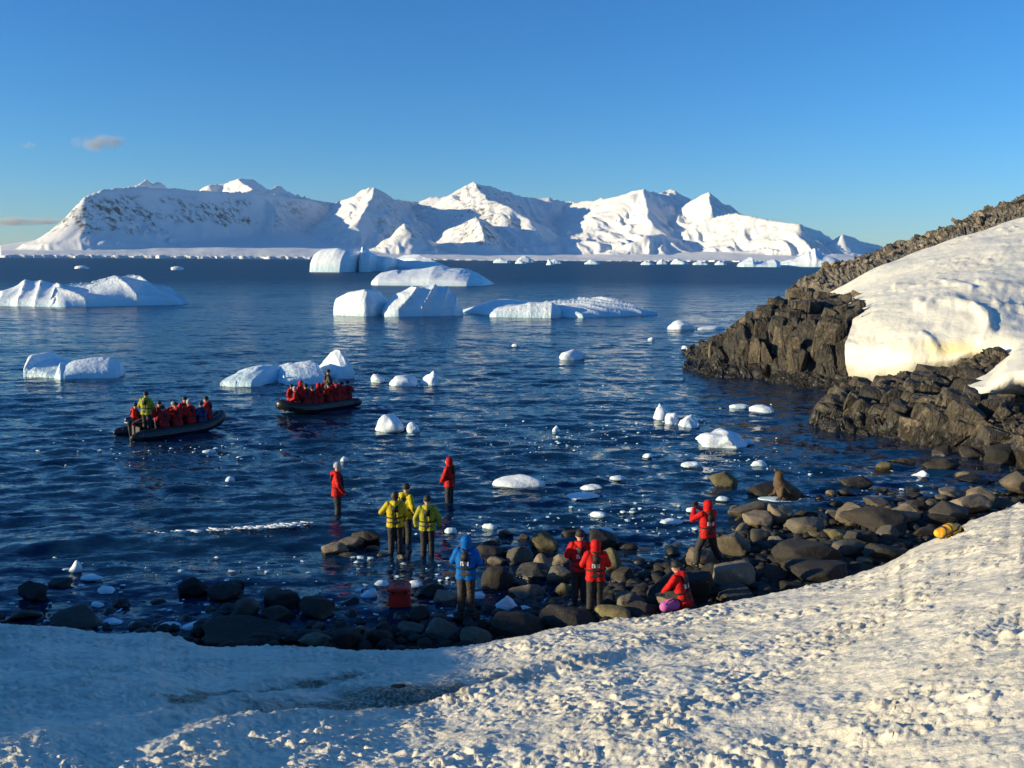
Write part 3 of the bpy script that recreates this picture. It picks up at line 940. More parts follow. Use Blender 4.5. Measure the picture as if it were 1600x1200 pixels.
# (4) the near outcrop under the snow lip
W = wl(0, (1276, 667), (1320, 674), (1370, 681), (1430, 689), (1490, 706), (1550, 724), (1620, 742), (1720, 775), (1900, 830))
lines = [sunk(W, -1.2), W,
         pl((1285, 648, 41), (1330, 644, 41), (1380, 644, 40), (1440, 642, 39), (1500, 640, 37.5), (1560, 648, 36), (1630, 652, 34), (1720, 665, 32), (1900, 690, 29)),
         pl((1298, 632, 43.5), (1345, 622, 43.5), (1390, 620, 43), (1450, 617, 42.5), (1510, 617, 41.5), (1570, 640, 40), (1630, 640, 38), (1720, 640, 36), (1900, 620, 33)),
         pl((1312, 626, 46), (1350, 612, 46), (1410, 592, 46), (1470, 586, 45.3), (1520, 566, 45), (1560, 545, 45), (1620, 612, 42), (1720, 590, 40), (1900, 590, 36)),
         pl((1325, 625, 52), (1370, 620, 52), (1430, 600, 51), (1490, 600, 50), (1540, 590, 50), (1600, 600, 48), (1660, 610, 46), (1760, 610, 44), (1950, 600, 42))]
G = loft(lines, 320, 170)
V, N = craggy(G, 0.45, 0.2, 301, tilt=(0.6, 0.1, 1), cell=1.6)
crop = link('rock_outcrop', raw_mesh('rock_outcrop', V.reshape(-1, 3), grid_faces(320, 170), False), M_CLIFF)
tag(crop, 'slabby dark rock outcrop at the waterline under the overhanging snow lip', 'rock outcrop', kind='structure')
scatter_blocks(crop, G, N, M_CLIFF, 200, (0.14, 0.58), 0.8, 1.6, 0.30, 7, zs=1.5, ur=(0, 0.52), sink=0.62, drop=0.55)
scatter_blocks(crop, G, N, M_CLIFF, 90, (0.14, 0.62), 0.3, 0.7, 0.30, 17, zs=1.0, ur=(0, 0.52), sink=0.3, drop=.2)
rubble(crop, V, N, M_CLIFF, 1100, (0.14, 0.72), 0.12, 0.5, 62, .4, (0, .8))
# low slabs joining both
W = wl(0, (1196, 594), (1230, 600), (1270, 606), (1310, 612), (1360, 620))
lines = [sunk(W, -1), W, pl((1205, 586, 57), (1240, 582, 56), (1280, 584, 54), (1320, 590, 52), (1370, 600, 50)), pl((1220, 590, 62), (1260, 590, 60), (1300, 590, 58), (1340, 590, 55), (1390, 600, 52))]
G = loft(lines, 120, 70)
V, N = craggy(G, 0.3, 0.15, 351, cell=0.9)
slabs = link('low_rock_shelf', raw_mesh('low_rock_shelf', V.reshape(-1, 3), grid_faces(120, 70), False), M_CLIFF)
tag(slabs, 'low dark rock shelf at the waterline between point and outcrop', 'rock shelf', kind='structure')
scatter_blocks(slabs, G, N, M_CLIFF, 60, (0.2, 0.85), 0.4, 1.1, 0.7, 9, zs=0.7)

# (3) the upper ridge of broken rock against the sky
lines = [pl((1215, 500, 78), (1290, 500, 77), (1370, 440, 79.5), (1430, 420, 80.5), (1480, 400, 81.5), (1550, 377, 82.5), (1600, 360, 83.5), (1700, 325, 85), (1900, 270, 88)),
         pl((1222, 482, 79), (1290, 462, 79), (1370, 420, 81), (1430, 399, 82), (1480, 381, 83), (1550, 358, 84), (1600, 342, 85), (1700, 306, 86), (1900, 240, 90)),
         pl((1231, 472, 82), (1272, 436, 86), (1311, 417, 88), (1370, 401, 90), (1443, 373, 91), (1517, 346, 92), (1583, 318, 93), (1700, 273, 95), (1900, 190, 99)),
         pl((1228, 475, 90), (1272, 450, 96), (1311, 430, 98), (1370, 415, 100), (1443, 390, 102), (1517, 365, 104), (1583, 345, 106), (1700, 310, 108), (1900, 250, 110)),
         [Vector((x, 122, -1.5)) for x in (33, 38, 43, 50, 57, 65, 72, 85, 105)]]
G = loft(lines, 380, 110)
V, N = craggy(G, 0.55, 0.3, 401, cell=2.0, tilt=(0.9, 0.1, 1))
ridge = link('rock_ridge', raw_mesh('rock_ridge', V.reshape(-1, 3), grid_faces(380, 110), False), M_RIDGE)
tag(ridge, 'grey broken rock ridge climbing to the right above the snowfield', 'rock ridge', kind='structure')
scatter_blocks(ridge, G, N, M_RIDGE, 220, (0.14, 0.50), 0.5, 1.5, 0.5, 8, zs=0.45, sink=0.6, ur=(0, 0.8), drop=1.1)

rubble(ridge, V, N, M_RIDGE, 2600, (0.12, 0.66), 0.2, 1.1, 63, .5, (0, .85))

# (2) the snowfield
lines = [pl((1326, 590, 52), (1360, 605, 50.5), (1420, 605, 48.5), (1480, 600, 48), (1540, 585, 47), (1600, 592, 45), (1700, 622, 43), (1900, 660, 38)),
         pl((1321, 568, 51), (1356, 579, 49.6), (1420, 566, 47.6), (1480, 563, 46.8), (1530, 548, 46), (1600, 566, 44), (1700, 596, 41), (1900, 630, 36)),
         pl((1320, 535, 51.5), (1358, 540, 50), (1420, 530, 48.5), (1480, 528, 47.8), (1535, 520, 47), (1600, 530, 45), (1700, 560, 43), (1900, 590, 38)),
         pl((1332, 504, 55), (1370, 492, 53.5), (1430, 483, 52.2), (1490, 473, 51.5), (1540, 470, 51), (1600, 492, 49), (1700, 515, 47), (1900, 530, 42)),
         pl((1322, 484, 61), (1370, 466, 61), (1430, 447, 61), (1490, 432, 60), (1550, 424, 59), (1600, 425, 58), (1700, 420, 56), (1900, 420, 52)),
         pl((1283, 467, 76), (1370, 418, 78), (1430, 396, 79), (1480, 378, 80), (1550, 355, 81), (1600, 338, 82), (1700, 300, 83), (1900, 230, 86)),
         pl((1283, 490, 84), (1370, 450, 88), (1430, 430, 89), (1480, 420, 90), (1550, 400, 91), (1600, 390, 92), (1700, 350, 93), (1900, 290, 96))]
G = loft(lines, 300, 200)
N = grid_normals(G); N = -N if N[..., 1].mean() > 0 else N
p = G.reshape(-1, 3)
d = 0.5 * fbm3(p * 0.14, 3, 501) + 0.10 * fbm3(p * 0.7, 3, 505) + 0.05 * fbm3(p * 2.2, 3, 507) + 0.10 * fbm3(p * 1.1, 4, 509) * (np.tile(np.linspace(0, 1, 200), 300) < 0.42)
vv = np.tile(np.linspace(0, 1, 200), 300)
uu = np.repeat(np.linspace(0, 1, 300), 200)
rough = smooth(0.25, 0.75, fbm3(p * 0.13 + 4, 2, 511) + 0.45) * smooth(0.78, 0.6, vv) * smooth(0.36, 0.5, vv) * smooth(0.2, 0.4, uu)
f1, b1, s1 = worley3(p * 1.3, 513)
d = d - rough * 0.45 * (b1 > 0.6) * np.clip(1 - f1 / 0.55, 0, 1) + rough * 0.15 * fbm3(p * 3.5, 2, 515)
fx, fy = photo_xy(p)
melt = np.zeros(len(p))
for ln_, wd_, dp_ in (([(1440, 478), (1480, 468), (1520, 474), (1540, 492), (1548, 515), (1535, 528)], 7, .55), ([(1400, 452), (1445, 446), (1475, 440), (1500, 446), (1520, 452)], 5, .35), ([(1560, 470), (1590, 480), (1620, 486)], 6, .4), ([(1440, 520), (1455, 530), (1462, 545)], 6, .3), ([(1530, 440), (1560, 446), (1600, 452)], 6, .3)):
    dd, sd, tt_ = seg_dist(fx + 5 * n2(fx / 16, fy / 16, 531), fy + 4 * n2(fx / 16, fy / 16, 533), [Vector((q[0], q[1], 0)) for q in ln_])
    g_ = np.exp(-(dd / wd_) ** 2) * (fx > 1280)
    d = d - 0.55 * dp_ * g_
    melt = np.maximum(melt, g_)
stain = np.clip(smooth(0.1, 0.6, fbm3(p * np.array((.35, .35, .9)), 3, 541) + 0.15) * np.exp(-((fy - 545) / 22) ** 2) * (fx < 1560), 0, 1)
V = p + N.reshape(-1, 3) * d[:, None]
me = raw_mesh('snowfield', V, grid_faces(300, 200), True)
attr(me, 'dirt', np.clip(rough * 0.18 * smooth(0.55, .75, b1) + 0.35 * melt * smooth(0, .4, fbm3(p * 1.2, 2, 551) + .1), 0, 1))
attr(me, 'stain', stain)
field = link('snowfield', me, M_HEADSNOW)
tag(field, 'smooth pink tinged snowfield capping the rocky headland with a thick lip', 'snowfield', kind='structure')
# snow tongue hanging over the outcrop
lines = [pl((1516, 640, 42.0), (1545, 646, 41.6), (1574, 636, 41.2), (1604, 628, 40.8), (1700, 640, 38.5), (1900, 680, 35)),
         pl((1508, 622, 39.8), (1534, 627, 39.2), (1569, 610, 38.8), (1600, 602, 38.4), (1700, 615, 36.5), (1900, 650, 33)),
         pl((1506, 606, 39.6), (1534, 607, 39.0), (1568, 588, 38.6), (1600, 580, 38.3), (1700, 592, 36.4), (1900, 620, 33)),
         pl((1518, 596, 40.6), (1547, 588, 40.4), (1577, 563, 40.6), (1610, 552, 40.6), (1700, 560, 39), (1900, 580, 36)),
         pl((1545, 582, 43.5), (1570, 560, 43.6), (1596, 540, 44), (1630, 534, 43.5), (1700, 540, 42.5), (1900, 555, 39)),
         pl((1560, 560, 47.5), (1585, 535, 48), (1610, 515, 48.5), (1640, 512, 48), (1710, 520, 46.5), (1900, 530, 42)),
         pl((1570, 575, 50), (1595, 560, 50), (1620, 545, 50), (1650, 540, 50), (1720, 540, 49), (1900, 550, 46))]
G = loft(lines, 110, 80)
p = G.reshape(-1, 3)
V = p + np.stack((0 * p[:, 0], -0.22 * fbm3(p * 1.1, 4, 521), 0.16 * fbm3(p * 1.3, 4, 523)), 1)
tag(link('snow_tongue', raw_mesh('snow_tongue', V, grid_faces(110, 80), True), M_HEADSNOW), 'tongue of snow drooping over the dark outcrop at the right edge', 'snow', kind='structure')

# ------------------------------------------------------------------ ice: bergs
def berg_chunk(prof, base, depth, yaw=0.0, front=0.25, back=0.5, seed=0, amp=0.05, flute=0.0, fdir=0.6, nu=120, nv=48, lump=1.0, hs=1.0, ff=5.0):
    """One mass of ice: skyline along its length, a steep front, a falling back. Local axes turned by yaw."""
    xs = np.array([p[0] for p in prof], float); ys = np.array([p[1] for p in prof], float)
    xm = 0.5 * (xs[0] + xs[-1])
    o = at(xm, base, 0.0); sc = slant(o) / F
    cy, sy = math.cos(yaw), math.sin(yaw)
    L = max(0.5 * (xs[-1] - xs[0]) * sc, ((xs[-1] - xs[0]) * sc - 0.55 * depth * abs(sy)) / max(cy, 0.3))
    D = depth
    u = np.linspace(0, 1, nu); v = np.linspace(0, 1, nv)
    h = np.interp(u, (xs - xs[0]) / (xs[-1] - xs[0]), (base - ys)) * sc * hs
    U, V = np.meshgrid(u, v, indexing='ij')
    H = np.repeat(h[:, None], nv, 1)
    end = np.minimum(1, np.minimum(U, 1 - U) * 9) ** 0.5
    rise = np.clip(V / front, 0, 1) ** 0.45
    fall = np.clip((1 - V) / back, 0, 1) ** 0.8
    E = np.minimum(rise, 1) * np.minimum(fall, 1)
    Z = H * E
    X = (U - 0.5) * L
    Y = (V - front) * D * (0.35 + 0.65 * end)
    hm = max(h.max(), 0.05)
    q = np.stack((X.ravel(), Y.ravel(), Z.ravel()), 1) / hm
    n = fbm3(q * 0.9 * lump + seed, 4, seed)
    cel, _e = facet3(q * 0.55 * lump + seed, seed + 3)
    wgt = np.clip(E, 0, 1).ravel()
    fl = 0
    dz = hm * amp * (2.0 * n + 0.9 * cel)
    if flute:
        ph = (q[:, 0] + fdir * q[:, 1] - 0.9 * q[:, 2]) * ff + 1.5 * n3(q * 0.5 + 7, seed)
        fl = hm * flute * np.abs(np.sin(ph)) ** 0.7
        dz = dz - fl * 0.7
    Zf = Z.ravel() + dz * wgt
    Yf = Y.ravel() + hm * amp * (2.6 * fbm3(q * 1.1 * lump + 31, 4, seed + 7) + 1.0 * cel) * wgt ** 0.3 + 1.4 * fl * wgt ** 0.3
    Xf = X.ravel() + hm * amp * 1.4 * fbm3(q * 1.1 * lump + 57, 3, seed + 8)
    Zf = np.where(E.ravel() <= 0.001, -0.12 * hm - 0.05, Zf)
    Zf = Zf.reshape(nu, nv); Zf[0] = Zf[-1] = -0.12 * hm - 0.05
    Xw = o.x + Xf * cy - Yf * sy; Yw = o.y + Xf * sy + Yf * cy
    return np.stack((Xw, Yw, Zf.ravel()), 1), grid_faces(nu, nv)


def berg(name, label, chunks, mat=None, cat='iceberg', group=None):
    Vs, Fs, off = [], [], 0
    for c in chunks:
        V, f = berg_chunk(**c)
        Vs.append(V); Fs.append(f + off); off += len(V)
    V = np.concatenate(Vs); o = V.mean(0); o[2] = 0
    me = raw_mesh(name, V - o, np.concatenate(Fs), True)
    ob = link(name, me, mat or M_ICE, loc=Vector(o))
    return tag(ob, label, cat, group)


BG = 'icebergs floating in the bay'
berg('iceberg', 'long low humped iceberg with slanting grooves at the left edge of the bay', [
    dict(prof=[(-70, 474), (-30, 462), (0, 456), (18, 444), (40, 437), (63, 440), (90, 442), (125, 446), (150, 470)], base=476, depth=13, yaw=-0.25, front=.35, seed=1, flute=.12, fdir=1.2, ff=3.0, amp=.05, hs=1.0),
    dict(prof=[(80, 472), (95, 441), (117, 440), (148, 440), (166, 434), (184, 425), (202, 427), (234, 437), (265, 447), (281, 462), (290, 474)], base=476, depth=13, yaw=0.6, front=.4, seed=2, flute=.22, fdir=1.6, ff=2.4, amp=.05, hs=1.0)], group=BG)
berg('iceberg', 'blocky sheer faced iceberg in front of the far shore, left of centre', [
    dict(prof=[(471, 414), (476, 397), (494, 390), (533, 388), (556, 392), (565, 398)], base=425, depth=90, yaw=-0.25, front=.10, seed=3, amp=.04),
    dict(prof=[(558, 400), (566, 388), (574, 390), (582, 400)], base=425, depth=50, yaw=0.1, front=.12, seed=4, amp=.08),
    dict(prof=[(576, 412), (584, 400), (607, 403), (618, 414)], base=424, depth=50, yaw=-.25, front=.14, seed=5, amp=.05)], M_FARICE, group=BG)
berg('iceberg', 'shaded blue iceberg behind the long white drifting one', [
    dict(prof=[(602, 418), (620, 405), (645, 399), (660, 402), (676, 408), (690, 413), (716, 418), (726, 422)], base=424, depth=80, yaw=.75, front=.3, seed=6, amp=.06)], M_FARICE, group=BG)
berg('iceberg', 'smooth white whaleback iceberg below the sheer faced block', [
    dict(prof=[(577, 440), (581, 431), (587, 427), (610, 423), (630, 423), (653, 420), (684, 416), (703, 420), (727, 421), (746, 427), (760, 434), (769, 442)], base=445, depth=38, yaw=-.15, front=.30, seed=7, amp=.05)], group=BG)
berg('iceberg', 'pale wedge with a flat bright face joined to a fluted blue block', [
    dict(prof=[(511, 474), (514, 468), (541, 459), (576, 454), (583, 457), (594, 472)], base=493, depth=8, yaw=-.40, front=.12, seed=8, amp=.025, hs=1.05),
    dict(prof=[(594, 486), (603, 474), (614, 465), (628, 457), (657, 450), (680, 448), (711, 452), (722, 462), (731, 484)], base=493, depth=8, yaw=.4, front=.22, seed=9, amp=.06, flute=.12, fdir=0.0, ff=6, hs=1.06)], group=BG)
berg('iceberg', 'long flat ribbed iceberg right of the fluted blue block', [
    dict(prof=[(729, 486), (745, 476), (770, 470), (800, 468), (830, 470), (850, 478)], base=490, depth=14, yaw=.5, front=.4, seed=10, amp=.05),
    dict(prof=[(762, 490), (770, 482), (800, 478), (830, 474), (866, 474), (880, 484)], base=495, depth=9, yaw=-.15, front=.22, seed=11, amp=.07),
    dict(prof=[(815, 484), (827, 470), (866, 467), (924, 466), (971, 466), (994, 474), (1021, 484)], base=490, depth=15, yaw=.6, front=.5, seed=12, amp=.05, flute=.22, fdir=1.4, ff=2.2, hs=1.1)], group=BG)
berg('iceberg', 'white saddle shaped iceberg with a raised left end, left of the boats', [
    dict(prof=[(36, 566), (38, 555), (46, 555), (55, 565), (70, 569), (95, 573), (118, 581)], base=587, depth=5.5, yaw=-.2, front=.18, seed=13, amp=.05),
    dict(prof=[(84, 580), (93, 565), (101, 569), (117, 563), (144, 560), (175, 560), (193, 568), (199, 580)], base=586, depth=5, yaw=.35, front=.35, seed=14, amp=.05)], group=BG)
berg('iceberg', 'low iceberg rising to a rounded tooth at its right end, behind the boats', [
    dict(prof=[(351, 590), (360, 581), (382, 575), (409, 573), (428, 577), (440, 590)], base=597, depth=7, yaw=-.25, front=.3, seed=15, amp=.07),
    dict(prof=[(418, 588), (432, 575), (450, 570), (477, 567), (499, 566), (512, 574), (520, 586)], base=593, depth=6, yaw=.4, front=.35, seed=16, amp=.08),
    dict(prof=[(496, 582), (508, 562), (520, 553), (535, 548), (549, 556), (556, 568), (559, 582)], base=587, depth=4.5, yaw=.55, front=.35, seed=17, amp=.04)], group=BG)
berg('iceberg', 'jagged pale iceberg at the foot of the far right mountains', [
    dict(prof=[(1146, 414), (1163, 405), (1172, 402), (1178, 409), (1200, 409), (1215, 405), (1226, 409)], base=417, depth=150, yaw=-.2, front=.2, seed=18, amp=.08),
    dict(prof=[(1212, 412), (1222, 409), (1241, 403), (1255, 398), (1260, 393), (1266, 394), (1272, 388), (1280, 396), (1290, 400), (1304, 403), (1330, 414)], base=417, depth=120, yaw=-.25, front=.2, seed=19, amp=.08)], M_FARICE, group=BG)
FAR = [(783, 410, 28, 6), (812, 411, 18, 5), (822, 409, 30, 10), (858, 413, 12, 9), (868, 411, 20, 6), (925, 412, 26, 6), (1010, 413, 22, 5), (1035, 412, 18, 7), (1060, 412, 30, 8), (1095, 413, 26, 5), (1125, 413, 20, 6)]
FARW = ['below the pale pyramid peak', 'just right of the longest low sliver', 'with a dark right side, tallest of its row', 'lone spike shaped', 'stubby, right of the lone spike', 'below the broad blue shaded slope', 'sliver below the tallest bright peak', 'rounded, below the shaded hollow', 'broad, left of the jagged far berg', 'thin strip nearest left of the jagged far berg', 'small lump touching the jagged far berg']
for (x, b_, w_, h_), wd in zip(FAR, FARW):
    sd = int(x)
    berg('iceberg', 'tiny far iceberg on the strait, ' + wd, [dict(prof=[(x - w_ / 2, b_ - 1), (x - w_ * .3, b_ - h_ * .7), (x - w_ * .05, b_ - h_), (x + w_ * .25, b_ - h_ * .6), (x + w_ / 2, b_ - 1)], base=b_ + 1, depth=w_ * 1.4, yaw=random.uniform(-.5, .4), front=.2, seed=sd, amp=.12, nu=40, nv=16)], M_FARICE, group='tiny icebergs along the far shore')

# ------------------------------------------------------------------ rounded lumps: boulders and floes
_bm = bmesh.new(); bmesh.ops.create_icosphere(_bm, subdivisions=4, radius=1.0)
ICO_V = np.array([v.co[:] for v in _bm.verts]); ICO_F = np.array([[v.index for v in f.verts] for f in _bm.faces]); _bm.free()
_bm = bmesh.new(); bmesh.ops.create_icosphere(_bm, subdivisions=3, radius=1.0)
ICO3_V = np.array([v.co[:] for v in _bm.verts]); ICO3_F = np.array([[v.index for v in f.verts] for f in _bm.faces]); _bm.free()


def lump(seed, ang=0.5, cuts=9, rough=0.05, fine=False, box=0.0, lumpy=0.12):
    g = np.random.default_rng(seed)
    p = (ICO_V if fine else ICO3_V).copy()
    if box:
        p = p / (np.abs(p) ** 5).sum(1, keepdims=True) ** (box / 5)
    p = p * (1 + lumpy * n3(p * 1.1 + seed * 3.1, seed))[:, None]
    for k in range(cuts):
        n = g.normal(size=3); n /= np.linalg.norm(n)
        off = 1.0 - ang * g.random() * 0.55
        s = p @ n - off
        p = p - np.where(s > 0, s * 0.9, 0)[:, None] * n
    p = p * (1 + rough * fbm3(p * 2.6 + seed, 3, seed + 5) + rough * 0.5 * (worley3(p * 2.1 + seed, seed + 9)[1] - .5))[:, None]
    lo, hi = p.min(0), p.max(0)
    return (p - (lo + hi) / 2) / ((hi - lo) / 2)


def lump_mesh(name, p, size, fine=False):
    v = p * (np.array(size) / 2)
    return raw_mesh(name, v, ICO_F if fine else ICO3_F, True)


LAND = [(622, 950, 'red box'), (728, 962, 'blue coated person'), (905, 945, 'taller red coated watcher'), (930, 958, 'hooded red coated watcher'), (1062, 952, 'crouching person'),
        (1105, 885, 'striding photographer'), (1212, 772, 'fur seal'), (1480, 835, 'orange bag'), (617, 866, 'pair in yellow'), (669, 868, 'lone yellow coat'), (1132, 766, 'pointed mossy rock'), (1560, 735, 'dark outcrop at right')]


def rel(px, py, skip=()):
    best = None
    for x, y, n in LAND:
        if n in skip:
            continue
        d = math.hypot((px - x) / 1.6, (py - y) * 1.4)
        if best is None or d < best[0]:
            best = (d, x, y, n)
    d, x, y, n = best
    dx, dy = px - x, py - y
    side = 'left of' if dx < 0 else 'right of'
    if abs(dx) < 28 and abs(dy) < 14:
        s = 'right beside'
    elif abs(dx) < 28:
        s = 'in front of' if dy > 0 else 'behind'
    else:
        s = ('just ' if abs(dx) < 75 else '') + ('seaward and ' if dy < -30 else 'shoreward and ' if dy > 30 else '') + side
    return f'{s} the {n}', n


USED = {}


def unique_label(base, px, py):
    r1, n1 = rel(px, py)
    lab = f'{base} {r1}'
    if lab in USED:
        r2, n2_ = rel(px, py, (n1,))
        lab = f'{base} {r1}, {r2}'
    if len(lab.split()) > 13:
        lab = f'{base} {r1}'
    USED[lab] = 1
    return lab


ORD = ['leftmost', 'second from left', 'third from left', 'fourth from left', 'fifth from left', 'sixth from left', 'seventh from left', 'eighth from left']


def settle_labels(things):
    """Rocks that still read alike are told apart by their order from left to right."""
    by = {}
    for o in things:
        by.setdefault(o['label'], []).append(o)
    for lab, os_ in by.items():
        if len(os_) > 1:
            os_.sort(key=lambda q: q.location.x / q.location.y)
            for n, o in enumerate(os_):
                o['label'] = ' '.join((ORD[min(n, len(ORD) - 1)] + ' ' + lab).split()[:16])


# (px centre, py base, width px, height px, tone, angularity 0..1)
B = [
    (1132, 766, 47, 32, 'o', .9), (1214, 781, 84, 26, 'd', .4), (1343, 765, 54, 20, 'd', .4), (1299, 777, 17, 12, 't', .4), (1325, 777, 31, 13, 'd', .4), (1380, 772, 21, 11, 'd', .4),
    (1172, 818, 61, 36, 't', .5), (1224, 822, 44, 37, 't', .7), (1188, 828, 47, 29, 't', .5), (1160, 834, 24, 18, 't', .9), (1262, 811, 38, 14, 'd', .5), (1188, 848, 33, 21, 'g', .5),
    (1267, 838, 63, 28, 'g', .6), (1332, 822, 44, 36, 't', .6), (1378, 834, 104, 42, 'd', .7), (1384, 796, 50, 17, 't', .4), (1415, 820, 52, 35, 't', .8), (1315, 848, 46, 23, 'o', .6),
    (1353, 856, 54, 28, 'g', .7), (1394, 844, 38, 23, 't', .3), (1149, 870, 62, 42, 'g', .6), (1098, 888, 50, 32, 't', .4), (1217, 856, 33, 18, 't', .9), (1192, 863, 34, 18, 'd', .6),
    (1270, 896, 104, 50, 'd', .6), (1336, 874, 54, 27, 'g', .5), (1392, 882, 80, 32, 'd', .7), (1285, 918, 104, 38, 'd', .6), (1151, 921, 68, 42, 't', .15), (1068, 942, 110, 52, 'd', .3),
    (1210, 908, 48, 25, 'd', .6), (1151, 942, 62, 24, 'g', .6), (1493, 820, 76, 36, 't', .7), (1527, 806, 64, 34, 't', .6), (1535, 785, 48, 25, 't', .4), (1577, 800, 42, 23, 't', .4),
    (1470, 824, 54, 23, 'd', .6), (1491, 780, 40, 16, 't', .4), (1509, 750, 26, 14, 't', .4), (1592, 774, 44, 38, 'g', .5), (1528, 758, 42, 15, 'd', .6), (1412, 728, 40, 13, 'd', .7),
    (1477, 738, 60, 21, 'd', .8), (1480, 716, 40, 19, 'd', .9), (1521, 718, 34, 19, 'd', .9), (1576, 730, 60, 38, 'd', .9), (1148, 804, 17, 15, 't', .4), (1311, 794, 34, 12, 'd', .4), (1058, 863, 42, 11, 't', .3),
    (1440, 800, 40, 20, 'd', .5), (1450, 842, 44, 20, 'd', .6), (1240, 880, 30, 18, 'd', .5), (1120, 905, 40, 24, 'd', .5), (1345, 900, 52, 22, 'd', .7), (1245, 930, 50, 20, 'd', .6),
    (790, 841, 24, 12, 'd', .4), (819, 849, 21, 16, 'd', .4), (852, 864, 44, 36, 'o', .5), (811, 888, 47, 35, 'g', .7), (764, 879, 52, 25, 'd', .5), (776, 889, 31, 21, 't', .5), (777, 927, 54, 43, 'd', .3),
    (845, 899, 29, 34, 't', .6), (834, 910, 58, 27, 'g', .6), (824, 940, 58, 28, 't', .4), (874, 917, 42, 31, 'g', .5), (877, 888, 30, 22, 't', .7), (880, 934, 32, 24, 'o', .5), (942, 864, 52, 38, 'd', .3),
    (898, 843, 42, 18, 'd', .3), (979, 864, 40, 17, 'd', .3), (955, 897, 36, 42, 'o', .4), (976, 913, 38, 26, 'd', .4), (1015, 867, 38, 9, 'g', .3), (989, 955, 49, 29, 'g', .5), (694, 950, 40, 26, 't', .5),
    (670, 938, 52, 26, 'd', .4), (959, 976, 60, 28, 'o', .3), (887, 988, 92, 34, 'd', .4), (690, 999, 52, 31, 'g', .2), (640, 994, 48, 19, 'g', .2), (806, 1004, 86, 42, 'd', .4), (743, 1014, 52, 32, 'g', .4),
    (655, 976, 32, 28, 'd', .4), (684, 976, 44, 17, 'd', .4), (750, 990, 30, 22, 'd', .4), (1005, 969, 52, 25, 'd', .5), (1045, 955, 36, 26, 't', .4), (1108, 940, 44, 24, 'd', .5), (728, 975, 44, 22, 'd', .4),
    (915, 962, 60, 18, 'd', .3), (521, 871, 44, 23, 't', .2), (546, 862, 50, 22, 't', .2), (542, 874, 32, 10, 't', .2), (568, 857, 47, 29, 'd', .7), (580, 865, 24, 13, 'd', .4), (600, 873, 22, 10, 'o', .4),
    (627, 878, 17, 11, 't', .3), (298, 938, 48, 36, 'd', .2), (44, 947, 53, 37, 'd', .5), (90, 922, 38, 18, 'd', .3), (345, 946, 52, 34, 'd', .3), (367, 923, 21, 16, 'd', .3), (422, 932, 38, 15, 't', .4),
    (438, 956, 63, 33, 'd', .3), (386, 970, 42, 36, 'g', .3), (432, 978, 54, 30, 'd', .3), (488, 974, 62, 37, 'd', .5), (545, 948, 31, 13, 'd', .4), (32, 976, 52, 21, 'd', .4), (106, 988, 84, 30, 'g', .5),
    (372, 1012, 150, 25, 'd', .5), (540, 1017, 48, 35, 'd', .4), (488, 1012, 52, 20, 'g', .4), (350, 964, 30, 11, 'd', .4), (590, 1010, 44, 26, 'd', .4), (245, 945, 30, 9, 'd', .4), (700, 905, 36, 10, 'o', .4),
]
TONE = {'t': ('tan', M_TAN), 'g': ('grey', M_GREY), 'd': ('dark', M_DARK), 'o': ('mossy', M_OLIVE)}
BOULDERS = []


def boulder(px, py, w_, h_, tone, ang, seed, small=False):
    p = beach_pt(px, py)
    s = slant(p) / F
    W_, H_ = w_ * s, h_ * s
    el = math.atan2(CAMH - p.z, math.hypot(p.x, p.y))
    # the picture shows the front plus part of the top
    Dp = W_ * (0.62 + 0.35 * random.random())
    Hh = max(0.45 * H_, (H_ - 0.28 * Dp * math.sin(el)) / math.cos(el))
    g = lump(seed, 0.35 + 0.65 * ang, int(8 + ang * 14), 0.04 + .09 * ang, fine=w_ > 34, box=0.35 + 0.3 * ang)
    sunk_ = 0.22
    me = lump_mesh('boulder', g, (W_ * 1.04, Dp, Hh * (1 + sunk_)), fine=w_ > 34)
    o = link('boulder', me, TONE[tone][1])
    o.location = (p.x, p.y + Dp * 0.42, p.z + Hh * (1 + sunk_) * 0.5 - Hh * sunk_)
    o.rotation_euler = (random.uniform(-.12, .12), random.uniform(-.12, .12), random.uniform(-.25, .25))
    shape = 'slab' if h_ < 0.36 * w_ else 'boulder' if h_ < 0.75 * w_ else 'upright rock'
    size = 'huge' if w_ > 88 else 'large' if w_ > 50 else 'middling' if w_ > 30 else 'small'
    form = 'angular' if ang > .55 else 'rounded' if ang < .45 else 'worn'
    tag(o, unique_label(f'{size} {form} {TONE[tone][0]} {shape}', px, py - h_ / 2), 'boulder', 'boulders along the shore')
    BOULDERS.append(o)
    return o


for k, (px, py, w_, h_, tone, ang) in enumerate(B):
    boulder(px, py, w_ * .95, h_ * .93, tone, min(1, ang + .3), 1000 + k)
# smaller stones filling the gaps
STONE_AREAS = [((640, 1000), (940, 1000), 22), ((1000, 1140), (900, 950), 14), ((1150, 1400), (800, 910), 44), ((750, 960), (850, 970), 34), ((1380, 1590), (735, 815), 26), ((270, 520), (930, 1000), 16), ((20, 300), (930, 990), 8), ((440, 640), (985, 1012), 12)]
k = 0
for (xa, xb), (ya, yb), n in STONE_AREAS:
    for _ in range(int(n * 1.03)):
        px, py = random.uniform(xa, xb), random.uniform(ya, yb)
        edge_y = np.interp(px, [e[0] for e in EDGE], [e[1] for e in EDGE])
        if py > edge_y - 6:
            py = edge_y - random.uniform(6, 26)
        w_ = random.uniform(11, 26)
        boulder(px, py, w_, w_ * random.uniform(.4, .65), random.choice('tggddddo'), random.uniform(.2, .7), 3000 + k)
        k += 1


settle_labels(BOULDERS)


